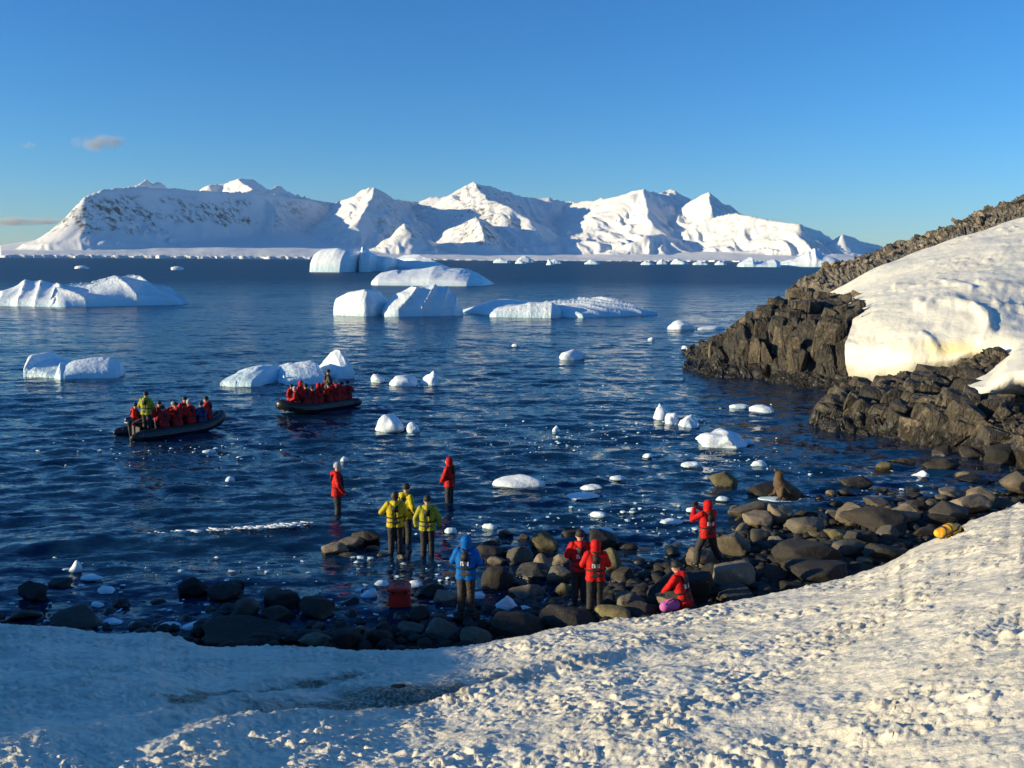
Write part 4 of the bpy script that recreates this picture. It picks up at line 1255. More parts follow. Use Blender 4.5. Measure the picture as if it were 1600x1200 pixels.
def many_stones():
    """Shingle between the boulders: too small and too many to pick apart."""
    g = np.random.default_rng(12)
    bm_v, bm_f, off = [], [], 0
    base_p = [hull_mesh('stone_source', 900 + i, 1, .8, .6, 10, .6) for i in range(4)]
    src = []
    for m in base_p:
        bm = bmesh.new(); bm.from_mesh(m); bmesh.ops.convex_hull(bm, input=bm.verts)
        bmesh.ops.decimate(bm) if False else None
        bm.free()
    ico = bmesh.new(); bmesh.ops.create_icosphere(ico, subdivisions=2, radius=0.5)
    iv = np.array([v.co[:] for v in ico.verts]); jf = np.array([[v.index for v in f.verts] for f in ico.faces]); ico.free()
    for m in base_p:
        bpy.data.meshes.remove(m)
    for _ in range(4600):
        th = g.uniform(-0.55, 0.55) if g.random() < .5 else g.uniform(0, .56); D, Z = edge_at(np.array(th)); r = float(D) + 0.5 + abs(g.normal(0, 3.2 + 9 * max(0, th)))
        x, y = r * math.sin(th), r * math.cos(th); z = float(beach_z(np.array(x), np.array(y)))
        s = 0.06 + 0.36 * g.random() ** 2.2
        v = iv * (1 + 0.10 * g.normal(size=(len(iv), 1))) * np.array((1, g.uniform(.6, 1), g.uniform(.4, .75))) * s
        a = g.uniform(0, 6.28); R = np.array(((math.cos(a), -math.sin(a), 0), (math.sin(a), math.cos(a), 0), (0, 0, 1)))
        bm_v.append(v @ R.T + np.array((x, y, z + s * .15))); bm_f.append(jf + off); off += len(iv)
    o = link('shingle_stones', raw_mesh('shingle_stones', np.concatenate(bm_v), np.concatenate(bm_f), True), M_DARK)
    tag(o, 'loose dark cobbles scattered between the boulders on the beach', 'cobbles', kind='stuff')


many_stones()

# ------------------------------------------------------------------ ice floes
FL = [  # px centre, base, w, h, kind, label
    (590, 598, 23, 14, 'crag', 'small stubby floe left of a trio behind the second boat'), (629, 603, 46, 17, 'dome', 'low domed floe in the middle of a trio right of the boats'), (669, 602, 33, 23, 'fin', 'floe with a tilted fin at the right of a trio'),
    (607, 674, 48, 27, 'dome', 'rounded white lump of ice right of the boats, larger of two'), (645, 675, 21, 16, 'dome', 'small round ice lump beside the larger rounded lump'),
    (811, 763, 84, 22, 'flat', 'long smooth white floe lying in the water behind the people'), (894, 562, 42, 16, 'flat', 'white lump of ice alone in the middle of the bay'),
    (1067, 515, 44, 15, 'dome', 'low white dome of ice left of the rocky point tip'), (1112, 515, 48, 6, 'flat', 'thin flat floe touching the low dome off the point'),
    (1035, 656, 27, 25, 'egg', 'leaning upright ice knob, leftmost of three joined pieces'), (1053, 663, 26, 18, 'crag', 'middle lump of three close ice pieces'), (1077, 668, 38, 21, 'crag', 'right crested piece of three close ice lumps'),
    (1193, 645, 40, 13, 'flat', 'flat floe near the outcrop with a long left tail'), (1158, 638, 34, 7, 'flat', 'thin tail of ice left of the flat floe'),
    (1133, 701, 82, 31, 'crag', 'biggest craggy white ice chunk near the shore at right'), (1168, 694, 26, 9, 'flat', 'low snout of ice on the right side of the craggy chunk'),
    (1082, 730, 34, 9, 'flat', 'small floe left below the craggy chunk'), (1187, 728, 26, 9, 'flat', 'small flat floe right below the craggy chunk'), (1013, 715, 17, 7, 'dome', 'small dish of ice left of the craggy chunk'),
    (966, 750, 27, 7, 'flat', 'thin pale floe right of the long smooth floe'), (925, 766, 37, 10, 'flat', 'flat plate of ice, nearest right of the long smooth floe'), (912, 779, 58, 9, 'flat', 'wide sunken grey floe below the flat plate'),
    (765, 826, 24, 9, 'flat', 'small floe between the yellow coats and the boulders'), (704, 833, 20, 9, 'dome', 'little white lump right of the lone yellow coat'), (595, 917, 24, 11, 'dome', 'pale lump of ice left above the red box'),
    (649, 917, 24, 11, 'dome', 'pale lump of ice right above the red box'), (575, 933, 28, 14, 'fin', 'triangular shard of ice left of the red box'), (790, 954, 40, 26, 'fin', 'shining pointed ice stranded right of the blue coated person'),
    (818, 957, 30, 11, 'flat', 'flat piece beside the shining pointed ice'), (116, 893, 22, 18, 'fin', 'bright tilted ice chunk in the shaded water at left'), (140, 907, 38, 9, 'flat', 'flat floe below the bright tilted chunk'),
    (162, 927, 28, 12, 'dome', 'bluish floe in shade among the left rocks'), (150, 948, 22, 8, 'flat', 'small shaded floe beside the black left boulder'), (172, 976, 34, 10, 'flat', 'shaded floe right of the long grey left boulder'),
    (210, 979, 24, 8, 'flat', 'thin shaded ice plate near the snow edge'), (298, 984, 44, 14, 'fin', 'largest shaded ice piece along the left snow edge'), (262, 983, 34, 12, 'flat', 'shaded ice just left of the largest shaded piece'),
    (935, 808, 26, 9, 'flat', 'small floe out from the dark boulders, upper one'), (912, 836, 22, 12, 'fin', 'little upright chip beside the black boulders'), (1050, 820, 36, 10, 'flat', 'flat ice left of the photographer, nearer'), (1085, 800, 24, 8, 'flat', 'flat ice left of the photographer, farther'),
    (1440, 747, 30, 12, 'fin', 'broken ice in the inlet below the outcrop'), (1215, 784, 54, 7, 'flat', 'white shelf of ice at the foot of the seal rock'), (1130, 782, 22, 7, 'flat', 'ice sliver below the pointed mossy rock'),
    (1018, 532, 11, 5, 'dome', 'ice speck off the point, farther one'), (1080, 546, 14, 6, 'dome', 'left ice speck by the point tip'), (1098, 547, 12, 6, 'dome', 'right ice speck by the point tip'), (805, 542, 12, 5, 'dome', 'ice speck between the flat berg and the lone lump'),
    (537, 721, 13, 8, 'dome', 'small ice chunk just behind the left wader in red'), (275, 422, 20, 6, 'dome', 'tiny far floe beyond the grooved left berg'), (125, 420, 22, 5, 'dome', 'tiny far floe near the left edge of the strait'),
    (358, 752, 15, 8, 'dome', 'ice chip in open water left of the waders'), (325, 708, 20, 6, 'flat', 'ice chip below the first boat'), (445, 600, 9, 14, 'egg', 'small white spike of ice at the bow of the second boat'),
    (868, 675, 12, 10, 'fin', 'small upright ice chip in the brash streak'), (1070, 545, 10, 5, 'flat', 'flat ice speck nearest the point tip'), (945, 832, 30, 8, 'flat', 'pale floe behind the black boulders'), (748, 935, 20, 10, 'dome', 'small ice lump right of the blue coated person'),
    (975, 965, 24, 9, 'dome', 'ice lump wedged right of the hooded watcher'), (912, 948, 24, 10, 'flat', 'ice patch at the feet of the taller watcher'), (862, 968, 26, 12, 'fin', 'stranded ice shard left of the watchers'), (655, 968, 26, 9, 'flat', 'ice patch right of the red box'),
    (905, 992, 0, 0, '', ''), (705, 972, 40, 14, 'fin', 'half shaded ice slab left of the blue coated person'),
]


def floe(px, py, w_, h_, kind, label, seed):
    p = at(px, py, 0.0) if py < 900 else beach_pt(px, py)
    if p.z < 0.0:
        p = at(px, py, 0.0)
    s = slant(p) / F
    W_, H_ = w_ * s, h_ * s
    Dp = W_ * {'flat': .55, 'egg': .7, 'cone': .8, 'fin': .6, 'crag': .7, 'dome': .75}[kind]
    el = math.atan2(CAMH, math.hypot(p.x, p.y))
    Hh = max(0.5 * H_, H_ - 0.45 * Dp * math.sin(el))
    g = lump(seed, {'crag': .9, 'fin': .8}.get(kind, .45), {'crag': 16, 'fin': 10}.get(kind, 6), {'crag': .22, 'fin': .14}.get(kind, .08), fine=w_ > 30, lumpy=.25)
    up = np.clip(g[:, 2], 0, None)
    if kind in ('cone', 'fin'):
        g[:, 0] = g[:, 0] * (1 - 0.38 * up) + (0.3 * up if kind == 'fin' else 0)
        g[:, 1] *= 1 - 0.35 * up
    if kind == 'egg':
        g[:, 0] = g[:, 0] * (1 - .25 * up) - 0.15 * up
    if kind in ('crag', 'egg'):
        g[:, 2] += 0.35 * fbm3(g * 2.2 + seed, 3, seed)
        g[:, 2] *= 1 - 0.35 * smooth(0.2, 1.0, g[:, 0]) * (kind == 'crag')
    g[:, 2] = np.where(g[:, 2] < 0, g[:, 2] * 0.35, g[:, 2])
    me = lump_mesh('ice_floe', g, (W_, Dp, 2 * Hh), fine=w_ > 30)
    o = link('ice_floe', me, M_FLOE)
    o.location = (p.x, p.y + Dp * 0.4, p.z + 0.02 * Hh)
    o.rotation_euler = (0, 0, random.uniform(-.3, .3))
    return tag(o, label, 'ice floe', 'ice floes drifting near the shore')


k = 0
for px, py, w_, h_, kind, label in FL:
    if kind:
        floe(px, py, w_, h_, kind, label, 5000 + k)
    k += 1


def brash():
    g = np.random.default_rng(21)
    ico = bmesh.new(); bmesh.ops.create_icosphere(ico, subdivisions=1, radius=0.5)
    iv = np.array([v.co[:] for v in ico.verts]); jf = np.array([[v.index for v in f.verts] for f in ico.faces]); ico.free()
    Vs, Fs, off = [], [], 0
    def put(px, py, w_, flat=.35):
        nonlocal off
        p = at(px, py, 0.0); s = slant(p) / F * w_
        v = iv * (1 + 0.28 * g.normal(size=(len(iv), 1))) * np.array((s, s * .8, min(s * flat, .25)))
        Vs.append(v + np.array((p.x, p.y, 0.015))); Fs.append(jf + off); off += len(iv)
    for _ in range(120):
        put(g.normal(850, 75), g.normal(688, 14) , 1.5 + 7 * g.random() ** 3)
    for _ in range(40):
        put(g.normal(1020, 45), g.normal(668, 9), 2 + 4 * g.random() ** 2)
    for _ in range(70):
        put(g.normal(280, 130), g.normal(707, 12), 2 + 5 * g.random() ** 2)
    for _ in range(60):
        put(g.normal(930, 45), g.normal(805, 26), 2 + 11 * g.random() ** 2)
    for _ in range(40):
        put(g.normal(1060, 30), g.normal(822, 16), 2 + 9 * g.random() ** 2)
    for _ in range(60):
        put(g.normal(1140, 60), g.normal(718, 10), 2 + 5 * g.random() ** 2)
    for _ in range(90):
        put(g.uniform(0, 1250), g.uniform(590, 840), 1.5 + 3 * g.random() ** 3)
    for _ in range(130):
        put(g.uniform(0, 600), g.uniform(870, 990), 2 + 10 * g.random() ** 2)
    for _ in range(110):
        put(g.uniform(600, 960), g.uniform(880, 985), 2 + 10 * g.random() ** 2)
    for _ in range(40):
        put(g.uniform(640, 1000), g.uniform(808, 835), 2 + 6 * g.random() ** 2)
    for _ in range(50):
        put(g.uniform(1240, 1480), g.uniform(735, 790), 2 + 6 * g.random() ** 2)
    o = link('brash_ice', raw_mesh('brash_ice', np.concatenate(Vs), np.concatenate(Fs), False), M_FLOE)
    tag(o, 'scattered crumbs of brash ice drifting on the water', 'brash ice', kind='stuff')
    Vs, Fs, off = [], [], 0
    for c, n in (((425, 834), 55), ((450, 830), 50), ((330, 843), 22), ((385, 838), 40), ((250, 845), 10)):
        for _ in range(n):
            xx = g.normal(c[0], 17)
            put(xx, np.interp(xx, [180, 300, 420, 520], [845, 842, 834, 826]) + g.normal(0, 1.3), 2.0 + 4 * g.random() ** 2, .3)
            m = Vs[-1].mean(0); Vs[-1] = m + (Vs[-1] - m) * np.array((3.2, 1.2, .8)) + np.array((0, 0, 0.20))
    o = link('foam', raw_mesh('foam', np.concatenate(Vs), np.concatenate(Fs), True), M_FOAM)
    tag(o, 'thin line of white foam on the small breaker', 'foam', kind='stuff')


brash()

# ------------------------------------------------------------------ people
M_RED = plain('red_coat', (0.52, 0.013, 0.012), 0.65, noise_amt=0.12, scale=14, bump=0.02)
M_RED2 = plain('deep_red_coat', (0.42, 0.014, 0.016), 0.65, noise_amt=0.12, scale=14, bump=0.02)
M_YEL = plain('yellow_coat', (0.52, 0.40, 0.02), 0.65, noise_amt=0.12, scale=14, bump=0.02)
M_LIME = plain('olive_yellow_coat', (0.36, 0.34, 0.03), 0.65, noise_amt=0.12, scale=14, bump=0.02)
M_BLUE = plain('blue_coat', (0.0, 0.115, 0.42), 0.65, noise_amt=0.15, scale=14, bump=0.02)
for _m in (M_RED, M_RED2, M_YEL, M_LIME, M_BLUE):
    _m.node_tree.nodes['Principled BSDF'].inputs['Specular IOR Level'].default_value = 0.15
M_NAVY = plain('navy_coat', (0.02, 0.035, 0.16), 0.65, noise_amt=0.15, scale=14)
M_BLACKCOAT = plain('black_coat', (0.018, 0.018, 0.02), 0.7)
M_TROU = plain('dark_trousers', (0.022, 0.021, 0.022), 0.75, scale=12, bump=0.015)
M_TROUB = plain('brown_trousers', (0.05, 0.038, 0.028), 0.75, scale=12, bump=0.015)
M_BOOT = plain('rubber_boots', (0.015, 0.015, 0.016), 0.4)
M_SKIN = plain('skin', (0.55, 0.33, 0.24), 0.55, noise_amt=0.06)
M_BLACK = plain('black_fabric', (0.014, 0.014, 0.015), 0.7)
M_GREYH = plain('grey_knit', (0.40, 0.41, 0.44), 0.85)
M_WHITE = plain('white_print', (0.80, 0.80, 0.78), 0.6, noise_amt=0.03)
M_HAIR = plain('dark_hair', (0.03, 0.02, 0.014), 0.6)
M_CAM = plain('camera_black', (0.02, 0.02, 0.022), 0.35)
M_EYE = plain('eye_dark', (0.02, 0.015, 0.012), 0.2)


def V3(*a):
    return Vector(a)


def capsule(p0, r0, p1, r1, seg=12, cap=3):
    p0, p1 = Vector(p0), Vector(p1)
    ax = p1 - p0
    ln = ax.length
    ax = ax / ln if ln > 1e-6 else Vector((0, 0, 1))
    q = ax.to_track_quat('Z', 'Y')
    rings = []
    for i in range(cap + 1):
        a = -math.pi / 2 + (math.pi / 2) * i / cap
        rings.append((r0 * math.sin(a), max(1e-4, r0 * math.cos(a)), 0))
    for i in range(cap + 1):
        a = (math.pi / 2) * i / cap
        rings.append((ln + r1 * math.sin(a), max(1e-4, r1 * math.cos(a)), 0))
    vs = []
    for z, r, _ in rings:
        for k in range(seg):
            t = 2 * math.pi * k / seg
            vs.append(p0 + q @ Vector((r * math.cos(t), r * math.sin(t), z)))
    nr = len(rings)
    fs = [(i * seg + k, i * seg + (k + 1) % seg, (i + 1) * seg + (k + 1) % seg, (i + 1) * seg + k) for i in range(nr - 1) for k in range(seg)]
    fs.append(tuple(range(seg - 1, -1, -1)))
    fs.append(tuple((nr - 1) * seg + k for k in range(seg)))
    return vs, fs


def caps_mesh(name, caps, smooth_shade=True):
    vs, fs = [], []
    for c in caps:
        v, f = capsule(*c)
        o = len(vs); vs += v; fs += [tuple(i + o for i in q) for q in f]
    me = bpy.data.meshes.new(name)
    me.from_pydata(vs, [], fs)
    if smooth_shade:
        me.polygons.foreach_set('use_smooth', [True] * len(me.polygons))
    return me


def fused(name, caps, voxel=0.02, smooth_it=4, cut=None):
    """Tapered limbs fused into one continuous surface."""
    me = caps_mesh('tmp', caps)
    o = bpy.data.objects.new('tmp', me); COL.objects.link(o)
    m = o.modifiers.new('r', 'REMESH'); m.mode = 'VOXEL'; m.voxel_size = voxel; m.use_smooth_shade = True
    if smooth_it:
        s = o.modifiers.new('s', 'SMOOTH'); s.factor = 0.5; s.iterations = smooth_it
    dg = bpy.context.evaluated_depsgraph_get()
    out = bpy.data.meshes.new_from_object(o.evaluated_get(dg))
    out.name = name
    bpy.data.objects.remove(o); bpy.data.meshes.remove(me)
    out.materials.clear()
    if cut:
        bm = bmesh.new(); bm.from_mesh(out)
        for co, no in cut:
            g = list(bm.verts) + list(bm.edges) + list(bm.faces)
            r = bmesh.ops.bisect_plane(bm, geom=g, plane_co=co, plane_no=no, clear_outer=True)
            ed = [e for e in r['geom_cut'] if isinstance(e, bmesh.types.BMEdge)]
            bmesh.ops.holes_fill(bm, edges=ed)
        bm.to_mesh(out); bm.free()
    out.polygons.foreach_set('use_smooth', [True] * len(out.polygons))
    return out


def box_bm(bm, c, size, rot=None):
    r = bmesh.ops.create_cube(bm, size=1.0)
    M = Matrix.Translation(Vector(c)) @ (rot.to_matrix().to_4x4() if rot else Matrix()) @ Matrix.Diagonal((*size, 1))
    bmesh.ops.transform(bm, matrix=M, verts=r['verts'])
    return r['verts']


def bm_mesh(name, bm, bevel=0.0, seg=2):
    if bevel:
        bmesh.ops.bevel(bm, geom=list(bm.edges), offset=bevel, segments=seg, affect='EDGES', clamp_overlap=True)
    me = bpy.data.meshes.new(name); bm.to_mesh(me); bm.free()
    return me


def tube_mesh(name, pts, radii, seg=12, closed=False, capends=True):
    pts = [Vector(p) for p in pts]
    n = len(pts)
    if not hasattr(radii, '__len__'):
        radii = [radii] * n
    vs, fs = [], []
    for i, p in enumerate(pts):
        a = pts[(i - 1) % n] if (closed or i > 0) else p
        b = pts[(i + 1) % n] if (closed or i < n - 1) else p
        t = (b - a).normalized()
        up = Vector((0, 0, 1)) if abs(t.z) < 0.95 else Vector((0, 1, 0))
        x = t.cross(up).normalized(); y = x.cross(t)
        for k in range(seg):
            ang = 2 * math.pi * k / seg
            vs.append(p + (x * math.cos(ang) + y * math.sin(ang)) * radii[i])
    m = n if closed else n - 1
    for i in range(m):
        j = (i + 1) % n
        for k in range(seg):
            fs.append((i * seg + k, i * seg + (k + 1) % seg, j * seg + (k + 1) % seg, j * seg + k))
    if not closed and capends:
        fs.append(tuple(range(seg - 1, -1, -1))); fs.append(tuple((n - 1) * seg + k for k in range(seg)))
    me = bpy.data.meshes.new(name); me.from_pydata(vs, [], fs)
    me.polygons.foreach_set('use_smooth', [True] * len(me.polygons))
    return me


def crease(me, amp, seed):
    """Folds of cloth: noise drawn out across the limbs."""
    n = len(me.vertices)
    co = np.empty(n * 3, dtype=np.float32); me.vertices.foreach_get('co', co); co = co.reshape(-1, 3).astype(float)
    no = np.empty(n * 3, dtype=np.float32); me.vertices.foreach_get('normal', no); no = no.reshape(-1, 3)
    k = fbm3(co * np.array((7, 7, 17.0)) + seed, 2, 5 + seed % 7, ridged=True) - 0.35
    co = co + no * (amp * k)[:, None]
    me.vertices.foreach_set('co', co.astype(np.float32).ravel()); me.update()


def glove_mesh(w_, d, side):
    """Palm, four unequal bent fingers and a thumb from the side of the palm; w_ wrist, d forearm direction."""
    d = Vector(d).normalized()
    x = d.cross(Vector((0, 1, 0.2))).normalized()
    y = x.cross(d).normalized()
    caps = []
    pal = Vector(w_) + d * 0.05
    for k in (-1, 0, 1):
        caps.append((Vector(w_) + x * 0.018 * k, 0.022, pal + d * 0.035 + x * 0.026 * k, 0.019))
    for k, L in zip((-1.5, -0.5, 0.5, 1.5), (0.062, 0.078, 0.074, 0.055)):
        b0 = pal + d * 0.045 + x * 0.021 * k
        b1 = b0 + d * L * 0.55 + y * 0.012
        b2 = b1 + d * L * 0.35 + y * 0.03
        caps.append((b0, 0.0115, b1, 0.0105)); caps.append((b1, 0.0105, b2, 0.009))
    t0 = Vector(w_) + d * 0.03 - x * 0.035 * side
    t1 = t0 + d * 0.035 - x * 0.03 * side + y * 0.015
    caps.append((t0, 0.015, t1, 0.0125)); caps.append((t1, 0.0125, t1 + d * 0.03 + y * 0.012, 0.0105))
    return caps_mesh('glove', caps)


STAND = dict(pel=(0, 0, .93), lean=0.03, kn=((-.10, .03, .50), (.10, .03, .50)), an=((-.11, 0, .10), (.11, 0, .10)), el=((-.31, -.02, 1.17), (.31, -.02, 1.17)), wr=((-.30, .10, .95), (.30, .10, .95)), toe=0.0)


def pose(**kw):
    d = dict(STAND); d.update(kw); return d


P_HANDS_FRONT = pose(el=((-.30, .02, 1.18), (.30, .02, 1.18)), wr=((-.12, .26, 1.14), (.12, .26, 1.14)))
P_PHOTO_UP = pose(el=((-.32, .14, 1.30), (.32, .14, 1.30)), wr=((-.10, .30, 1.52), (.10, .30, 1.52)), lean=-0.02)
P_STRIDE = pose(pel=(0, 0, .86), lean=0.06, kn=((-.22, .08, .47), (.22, .02, .46)), an=((-.30, .0, .10), (.40, .02, .12)), el=((-.36, .16, 1.20), (.26, .22, 1.16)), wr=((-.20, .34, 1.42), (-.02, .36, 1.40)))
P_WALK = pose(kn=((-.10, .10, .50), (.10, -.02, .50)), an=((-.10, .06, .10), (.11, -.14, .12)))
P_SIT = pose(pel=(0, 0, .44), lean=0.10, kn=((-.13, .42, .47), (.13, .42, .47)), an=((-.12, .46, .10), (.12, .46, .10)), el=((-.30, .06, .70), (.30, .06, .70)), wr=((-.14, .30, .58), (.14, .30, .58)))
P_SIT2 = pose(pel=(0, 0, .44), lean=0.22, kn=((-.15, .40, .48), (.11, .42, .47)), an=((-.15, .40, .10), (.10, .50, .10)), el=((-.29, .14, .72), (.32, .02, .70)), wr=((-.10, .36, .66), (.22, .30, .56)))
P_CROUCH = pose(pel=(0, 0, .30), lean=0.30, kn=((-.16, .34, .46), (.15, .30, .22)), an=((-.14, .18, .10), (.12, -.10, .10)), el=((-.28, .22, .62), (.29, .20, .60)), wr=((-.16, .42, .40), (.14, .42, .38)))


def figure(label, loc, rz, po, coat, trousers=None, head='beanie', hat=None, vest=True, mark=True, h=1.0, detail=True, group=None, turn=0.0, cat='person', hem=-0.10, collar=True):
    root = empty('person', loc, rz)
    root.scale = (h, h, h)
    tag(root, label, cat, group)
    trousers = trousers or M_TROU
    vx = 0.021 if detail else 0.030
    pe = Vector(po['pel']); le = po['lean']
    u = V3(0, math.sin(le), math.cos(le)); f = V3(0, math.cos(le), -math.sin(le)); x = V3(1, 0, 0)
    T = lambda a, b, c: pe + x * a + f * b + u * c
    hd = Matrix.Rotation(turn, 3, u)
    hf = hd @ f; hx = hd @ x
    hc = T(0, .02, .70)
    sh = (T(-.185, 0, .49), T(.185, 0, .49)); hip = (T(-.09, 0, 0), T(.09, 0, 0))
    kn = [Vector(a) for a in po['kn']]; an = [Vector(a) for a in po['an']]; el = [Vector(a) for a in po['el']]; wr = [Vector(a) for a in po['wr']]
    # the body: one continuous figure
    caps = [(T(-.07, 0, .02), .13, T(-.07, 0, .30), .115), (T(.07, 0, .02), .13, T(.07, 0, .30), .115), (T(-.08, 0, .30), .12, T(-.09, 0, .44), .10), (T(.08, 0, .30), .12, T(.09, 0, .44), .10),
            (T(0, .0, .44), .085, T(0, .01, .60), .055), (T(0, .005, .56), .055, hc, .085), (hc + u * .035 - hf * .012, .098, hc - u * .035 + hf * .018, .078),
            (hc - u * .075 + hf * .045, .042, hc - u * .06 + hf * .05, .045), (hc - u * .0 + hf * .09, .014, hc - u * .032 + hf * .108, .018),
            (hc - hx * .092 + u * .015, .018, hc - hx * .094 - u * .025, .014), (hc + hx * .092 + u * .015, .018, hc + hx * .094 - u * .025, .014),
            (hc - hx * .02 - u * .062 + hf * .088, .010, hc + hx * .02 - u * .062 + hf * .088, .010)]
    for s in (0, 1):
        caps += [(hip[s], .095, kn[s], .062), (kn[s], .06, an[s], .042), (an[s], .042, an[s] + V3(0, .13, -.055), .035), (sh[s], .062, el[s], .045), (el[s], .043, wr[s], .032),
                 (wr[s], .03, wr[s] + (wr[s] - el[s]).normalized() * .09, .026)]
    link('body', fused('body', caps, vx, 2), M_SKIN, root)
    # trousers
    caps = [(T(-.07, 0, .02), .15, T(.07, 0, .02), .15)]
    for s in (0, 1):
        caps += [(hip[s], .125, kn[s], .088), (kn[s], .09, an[s] + (kn[s] - an[s]) * .12, .082)]
    tr = fused('trousers', caps, vx, 2); crease(tr, .012, len(label) + 3)
    link('trousers', tr, trousers, root)
    for s in (0, 1):
        a = an[s]
        up = (kn[s] - a).normalized()
        link('boot', caps_mesh('boot', [(a + up * .16, .072, a, .062), (a, .058, a + V3(0, .03, -.055), .052), (a + V3(0, -.03, -.055), .048, a + V3(0, .16, -.06), .046)]), M_BOOT, root)
        link('glove', glove_mesh(wr[s], wr[s] - el[s], 1 if s == 0 else -1), M_BLACK, root)
    # parka
    caps = [(T(-.075, 0, hem), .155, T(-.075, 0, .12), .135), (T(.075, 0, hem), .155, T(.075, 0, .12), .135), (T(-.075, 0, .12), .135, T(-.085, 0, .30), .14), (T(.075, 0, .12), .135, T(.085, 0, .30), .14),
            (T(0, .02, hem), .155, T(0, .03, .30), .14), (T(-.095, 0, .30), .135, T(-.115, 0, .45), .098), (T(.095, 0, .30), .135, T(.115, 0, .45), .098), (T(0, 0, .45), .105, T(0, 0, .545), .08)]
    for s in (0, 1):
        m = (sh[s] + el[s]) / 2
        caps += [(sh[s], .084, m, .076), (m, .074, el[s], .07), (el[s], .072, (el[s] + wr[s]) / 2, .064), ((el[s] + wr[s]) / 2, .062, wr[s], .052)]
    jk = fused('jacket', caps, vx, 2, cut=[(T(0, 0, hem), -u)] if po['pel'][2] > .6 else None)
    crease(jk, .013 if detail else .016, len(label))
    link('jacket', jk, coat, root)
    if head == 'hood':
        hm = fused('hood', [(hc + u * .02 - hf * .02, .128, hc - u * .06 - hf * .02, .118), (hc - u * .08 - hf * .01, .115, T(0, 0, .52), .12)], vx, 2, cut=[(hc + hf * .065, hf)])
        link('hood', hm, hat or coat, root)
    else:
        if collar:
            link('hood', fused('hood', [(T(-.09, -.03, .55), .055, T(0, -.10, .545), .07), (T(.09, -.03, .55), .055, T(0, -.10, .545), .07), (T(0, -.12, .53), .075, T(0, -.125, .46), .06), (T(-.09, -.02, .55), .045, T(-.03, .08, .52), .04), (T(.09, -.02, .55), .045, T(.03, .08, .52), .04)], vx, 2), coat, root)
        if head == 'beanie':
            link('hat', fused('hat', [(hc + u * .055 - hf * .012, .112, hc + u * .035 - hf * .012, .115)], vx, 1, cut=[(hc + u * .012, -(u - hf * .15).normalized())]), hat or M_BLACK, root)
        else:
            link('hair', fused('hair', [(hc + u * .045 - hf * .03, .108, hc - u * .03 - hf * .045, .095), (hc - u * .05 - hf * .05, .075, T(0, -.09, .56), .05)], vx, 1), M_HAIR, root)
    if detail:
        for s in (-1, 1):
            link('eye', caps_mesh('eye', [(hc + hx * .036 * s + hf * .094 + u * .012, .010, hc + hx * .036 * s + hf * .096 + u * .012, .010)]), M_EYE, root)
    # flotation vest: yoke round the neck, back pad, belt
    if vest:
        yoke = [T(.08, .165, .12), T(.10, .17, .26), T(.115, .135, .42), T(.105, .05, .555), T(.06, -.10, .56), T(0, -.165, .52), T(-.06, -.10, .56), T(-.105, .05, .555), T(-.115, .135, .42), T(-.10, .17, .26), T(-.08, .165, .12)]
        vm = bmesh.new()
        vm.from_mesh(tube_mesh('y', yoke, [.03] * 4 + [.025] * 3 + [.03] * 4, 8))
        box_bm(vm, T(0, -.155, .405), (.16, .05, .17), Matrix.Rotation(-le, 3, 'X').to_euler())
        box_bm(vm, T(0, -.156, .24), (.035, .02, .24), Matrix.Rotation(-le, 3, 'X').to_euler())
        ring = [T(.232 * math.cos(t), .012 + .172 * math.sin(t), .155) for t in [2 * math.pi * k / 24 for k in range(24)]]
        vm.from_mesh(tube_mesh('b', ring, .02, 6, closed=True))
        me = bm_mesh('life_vest', vm)
        me.polygons.foreach_set('use_smooth', [True] * len(me.polygons))
        link('life_vest', me, M_BLACK, root)
    if mark:
        vm = bmesh.new()
        for k, (a, tl) in enumerate(((-.085, .0), (-.045, .0), (-.01, .3), (.03, -.3), (.07, 0.0))):
            rot = Matrix.Rotation(-le, 3, 'X') @ Matrix.Rotation(tl, 3, 'Y')
            box_bm(vm, T(a, -.146 + 0.3 * abs(a) * .2, .265), (.022, .016, .10), rot.to_euler())
        box_bm(vm, T(-.065, -.142, .295), (.03, .016, .02)); box_bm(vm, T(.05, -.142, .235), (.03, .016, .02))
        link('back_print', bm_mesh('back_print', vm), M_WHITE, root)
    return root


def deg(a):
    return math.radians(a)


def foot(px, py, z):
    p = at(px, py, max(z, 0)); return Vector((p.x, p.y, z))


figure('wader in red coat and grey hat standing knee deep, facing right, leftmost of all', foot(527, 806, -.22), deg(-80), pose(el=((-.30, .0, 1.17), (.28, .06, 1.17)), wr=((-.26, .14, .96), (.22, .20, .95))), M_RED, M_TROU, 'beanie', M_GREYH, mark=False, h=1.03, turn=-.2)
figure('wader with red hood up standing alone in the water right of the others', foot(703, 788, -.22), deg(70), pose(el=((-.28, .08, 1.18), (.30, .02, 1.18)), wr=((-.16, .22, 1.0), (.20, .18, .98))), M_RED, M_TROU, 'hood', mark=False, h=.97, turn=.2)
figure('person in bright yellow coat, nearer of the pair, holding up one elbow', foot(618, 866, -.06), deg(8), pose(el=((-.36, .05, 1.20), (.29, .02, 1.16)), wr=((-.24, .26, 1.20), (.24, .14, .98))), M_YEL, M_TROU, 'hair', mark=False, h=.97, turn=.1)
figure('person in yellow coat mostly behind the nearer yellow coat, facing right', foot(634, 848, -.12), deg(-42), pose(wr=((-.28, .12, .95), (.28, .16, .93))), M_YEL, M_TROU, 'beanie', M_BLACK, mark=False, h=.98)
figure('lone person in olive yellow coat seen squarely from behind, black belt', foot(668, 868, -.10), deg(2), pose(el=((-.32, -.01, 1.16), (.32, -.01, 1.16)), wr=((-.31, .08, .92), (.31, .08, .92))), M_LIME, M_TROU, 'beanie', M_BLACK, mark=False, h=.94)
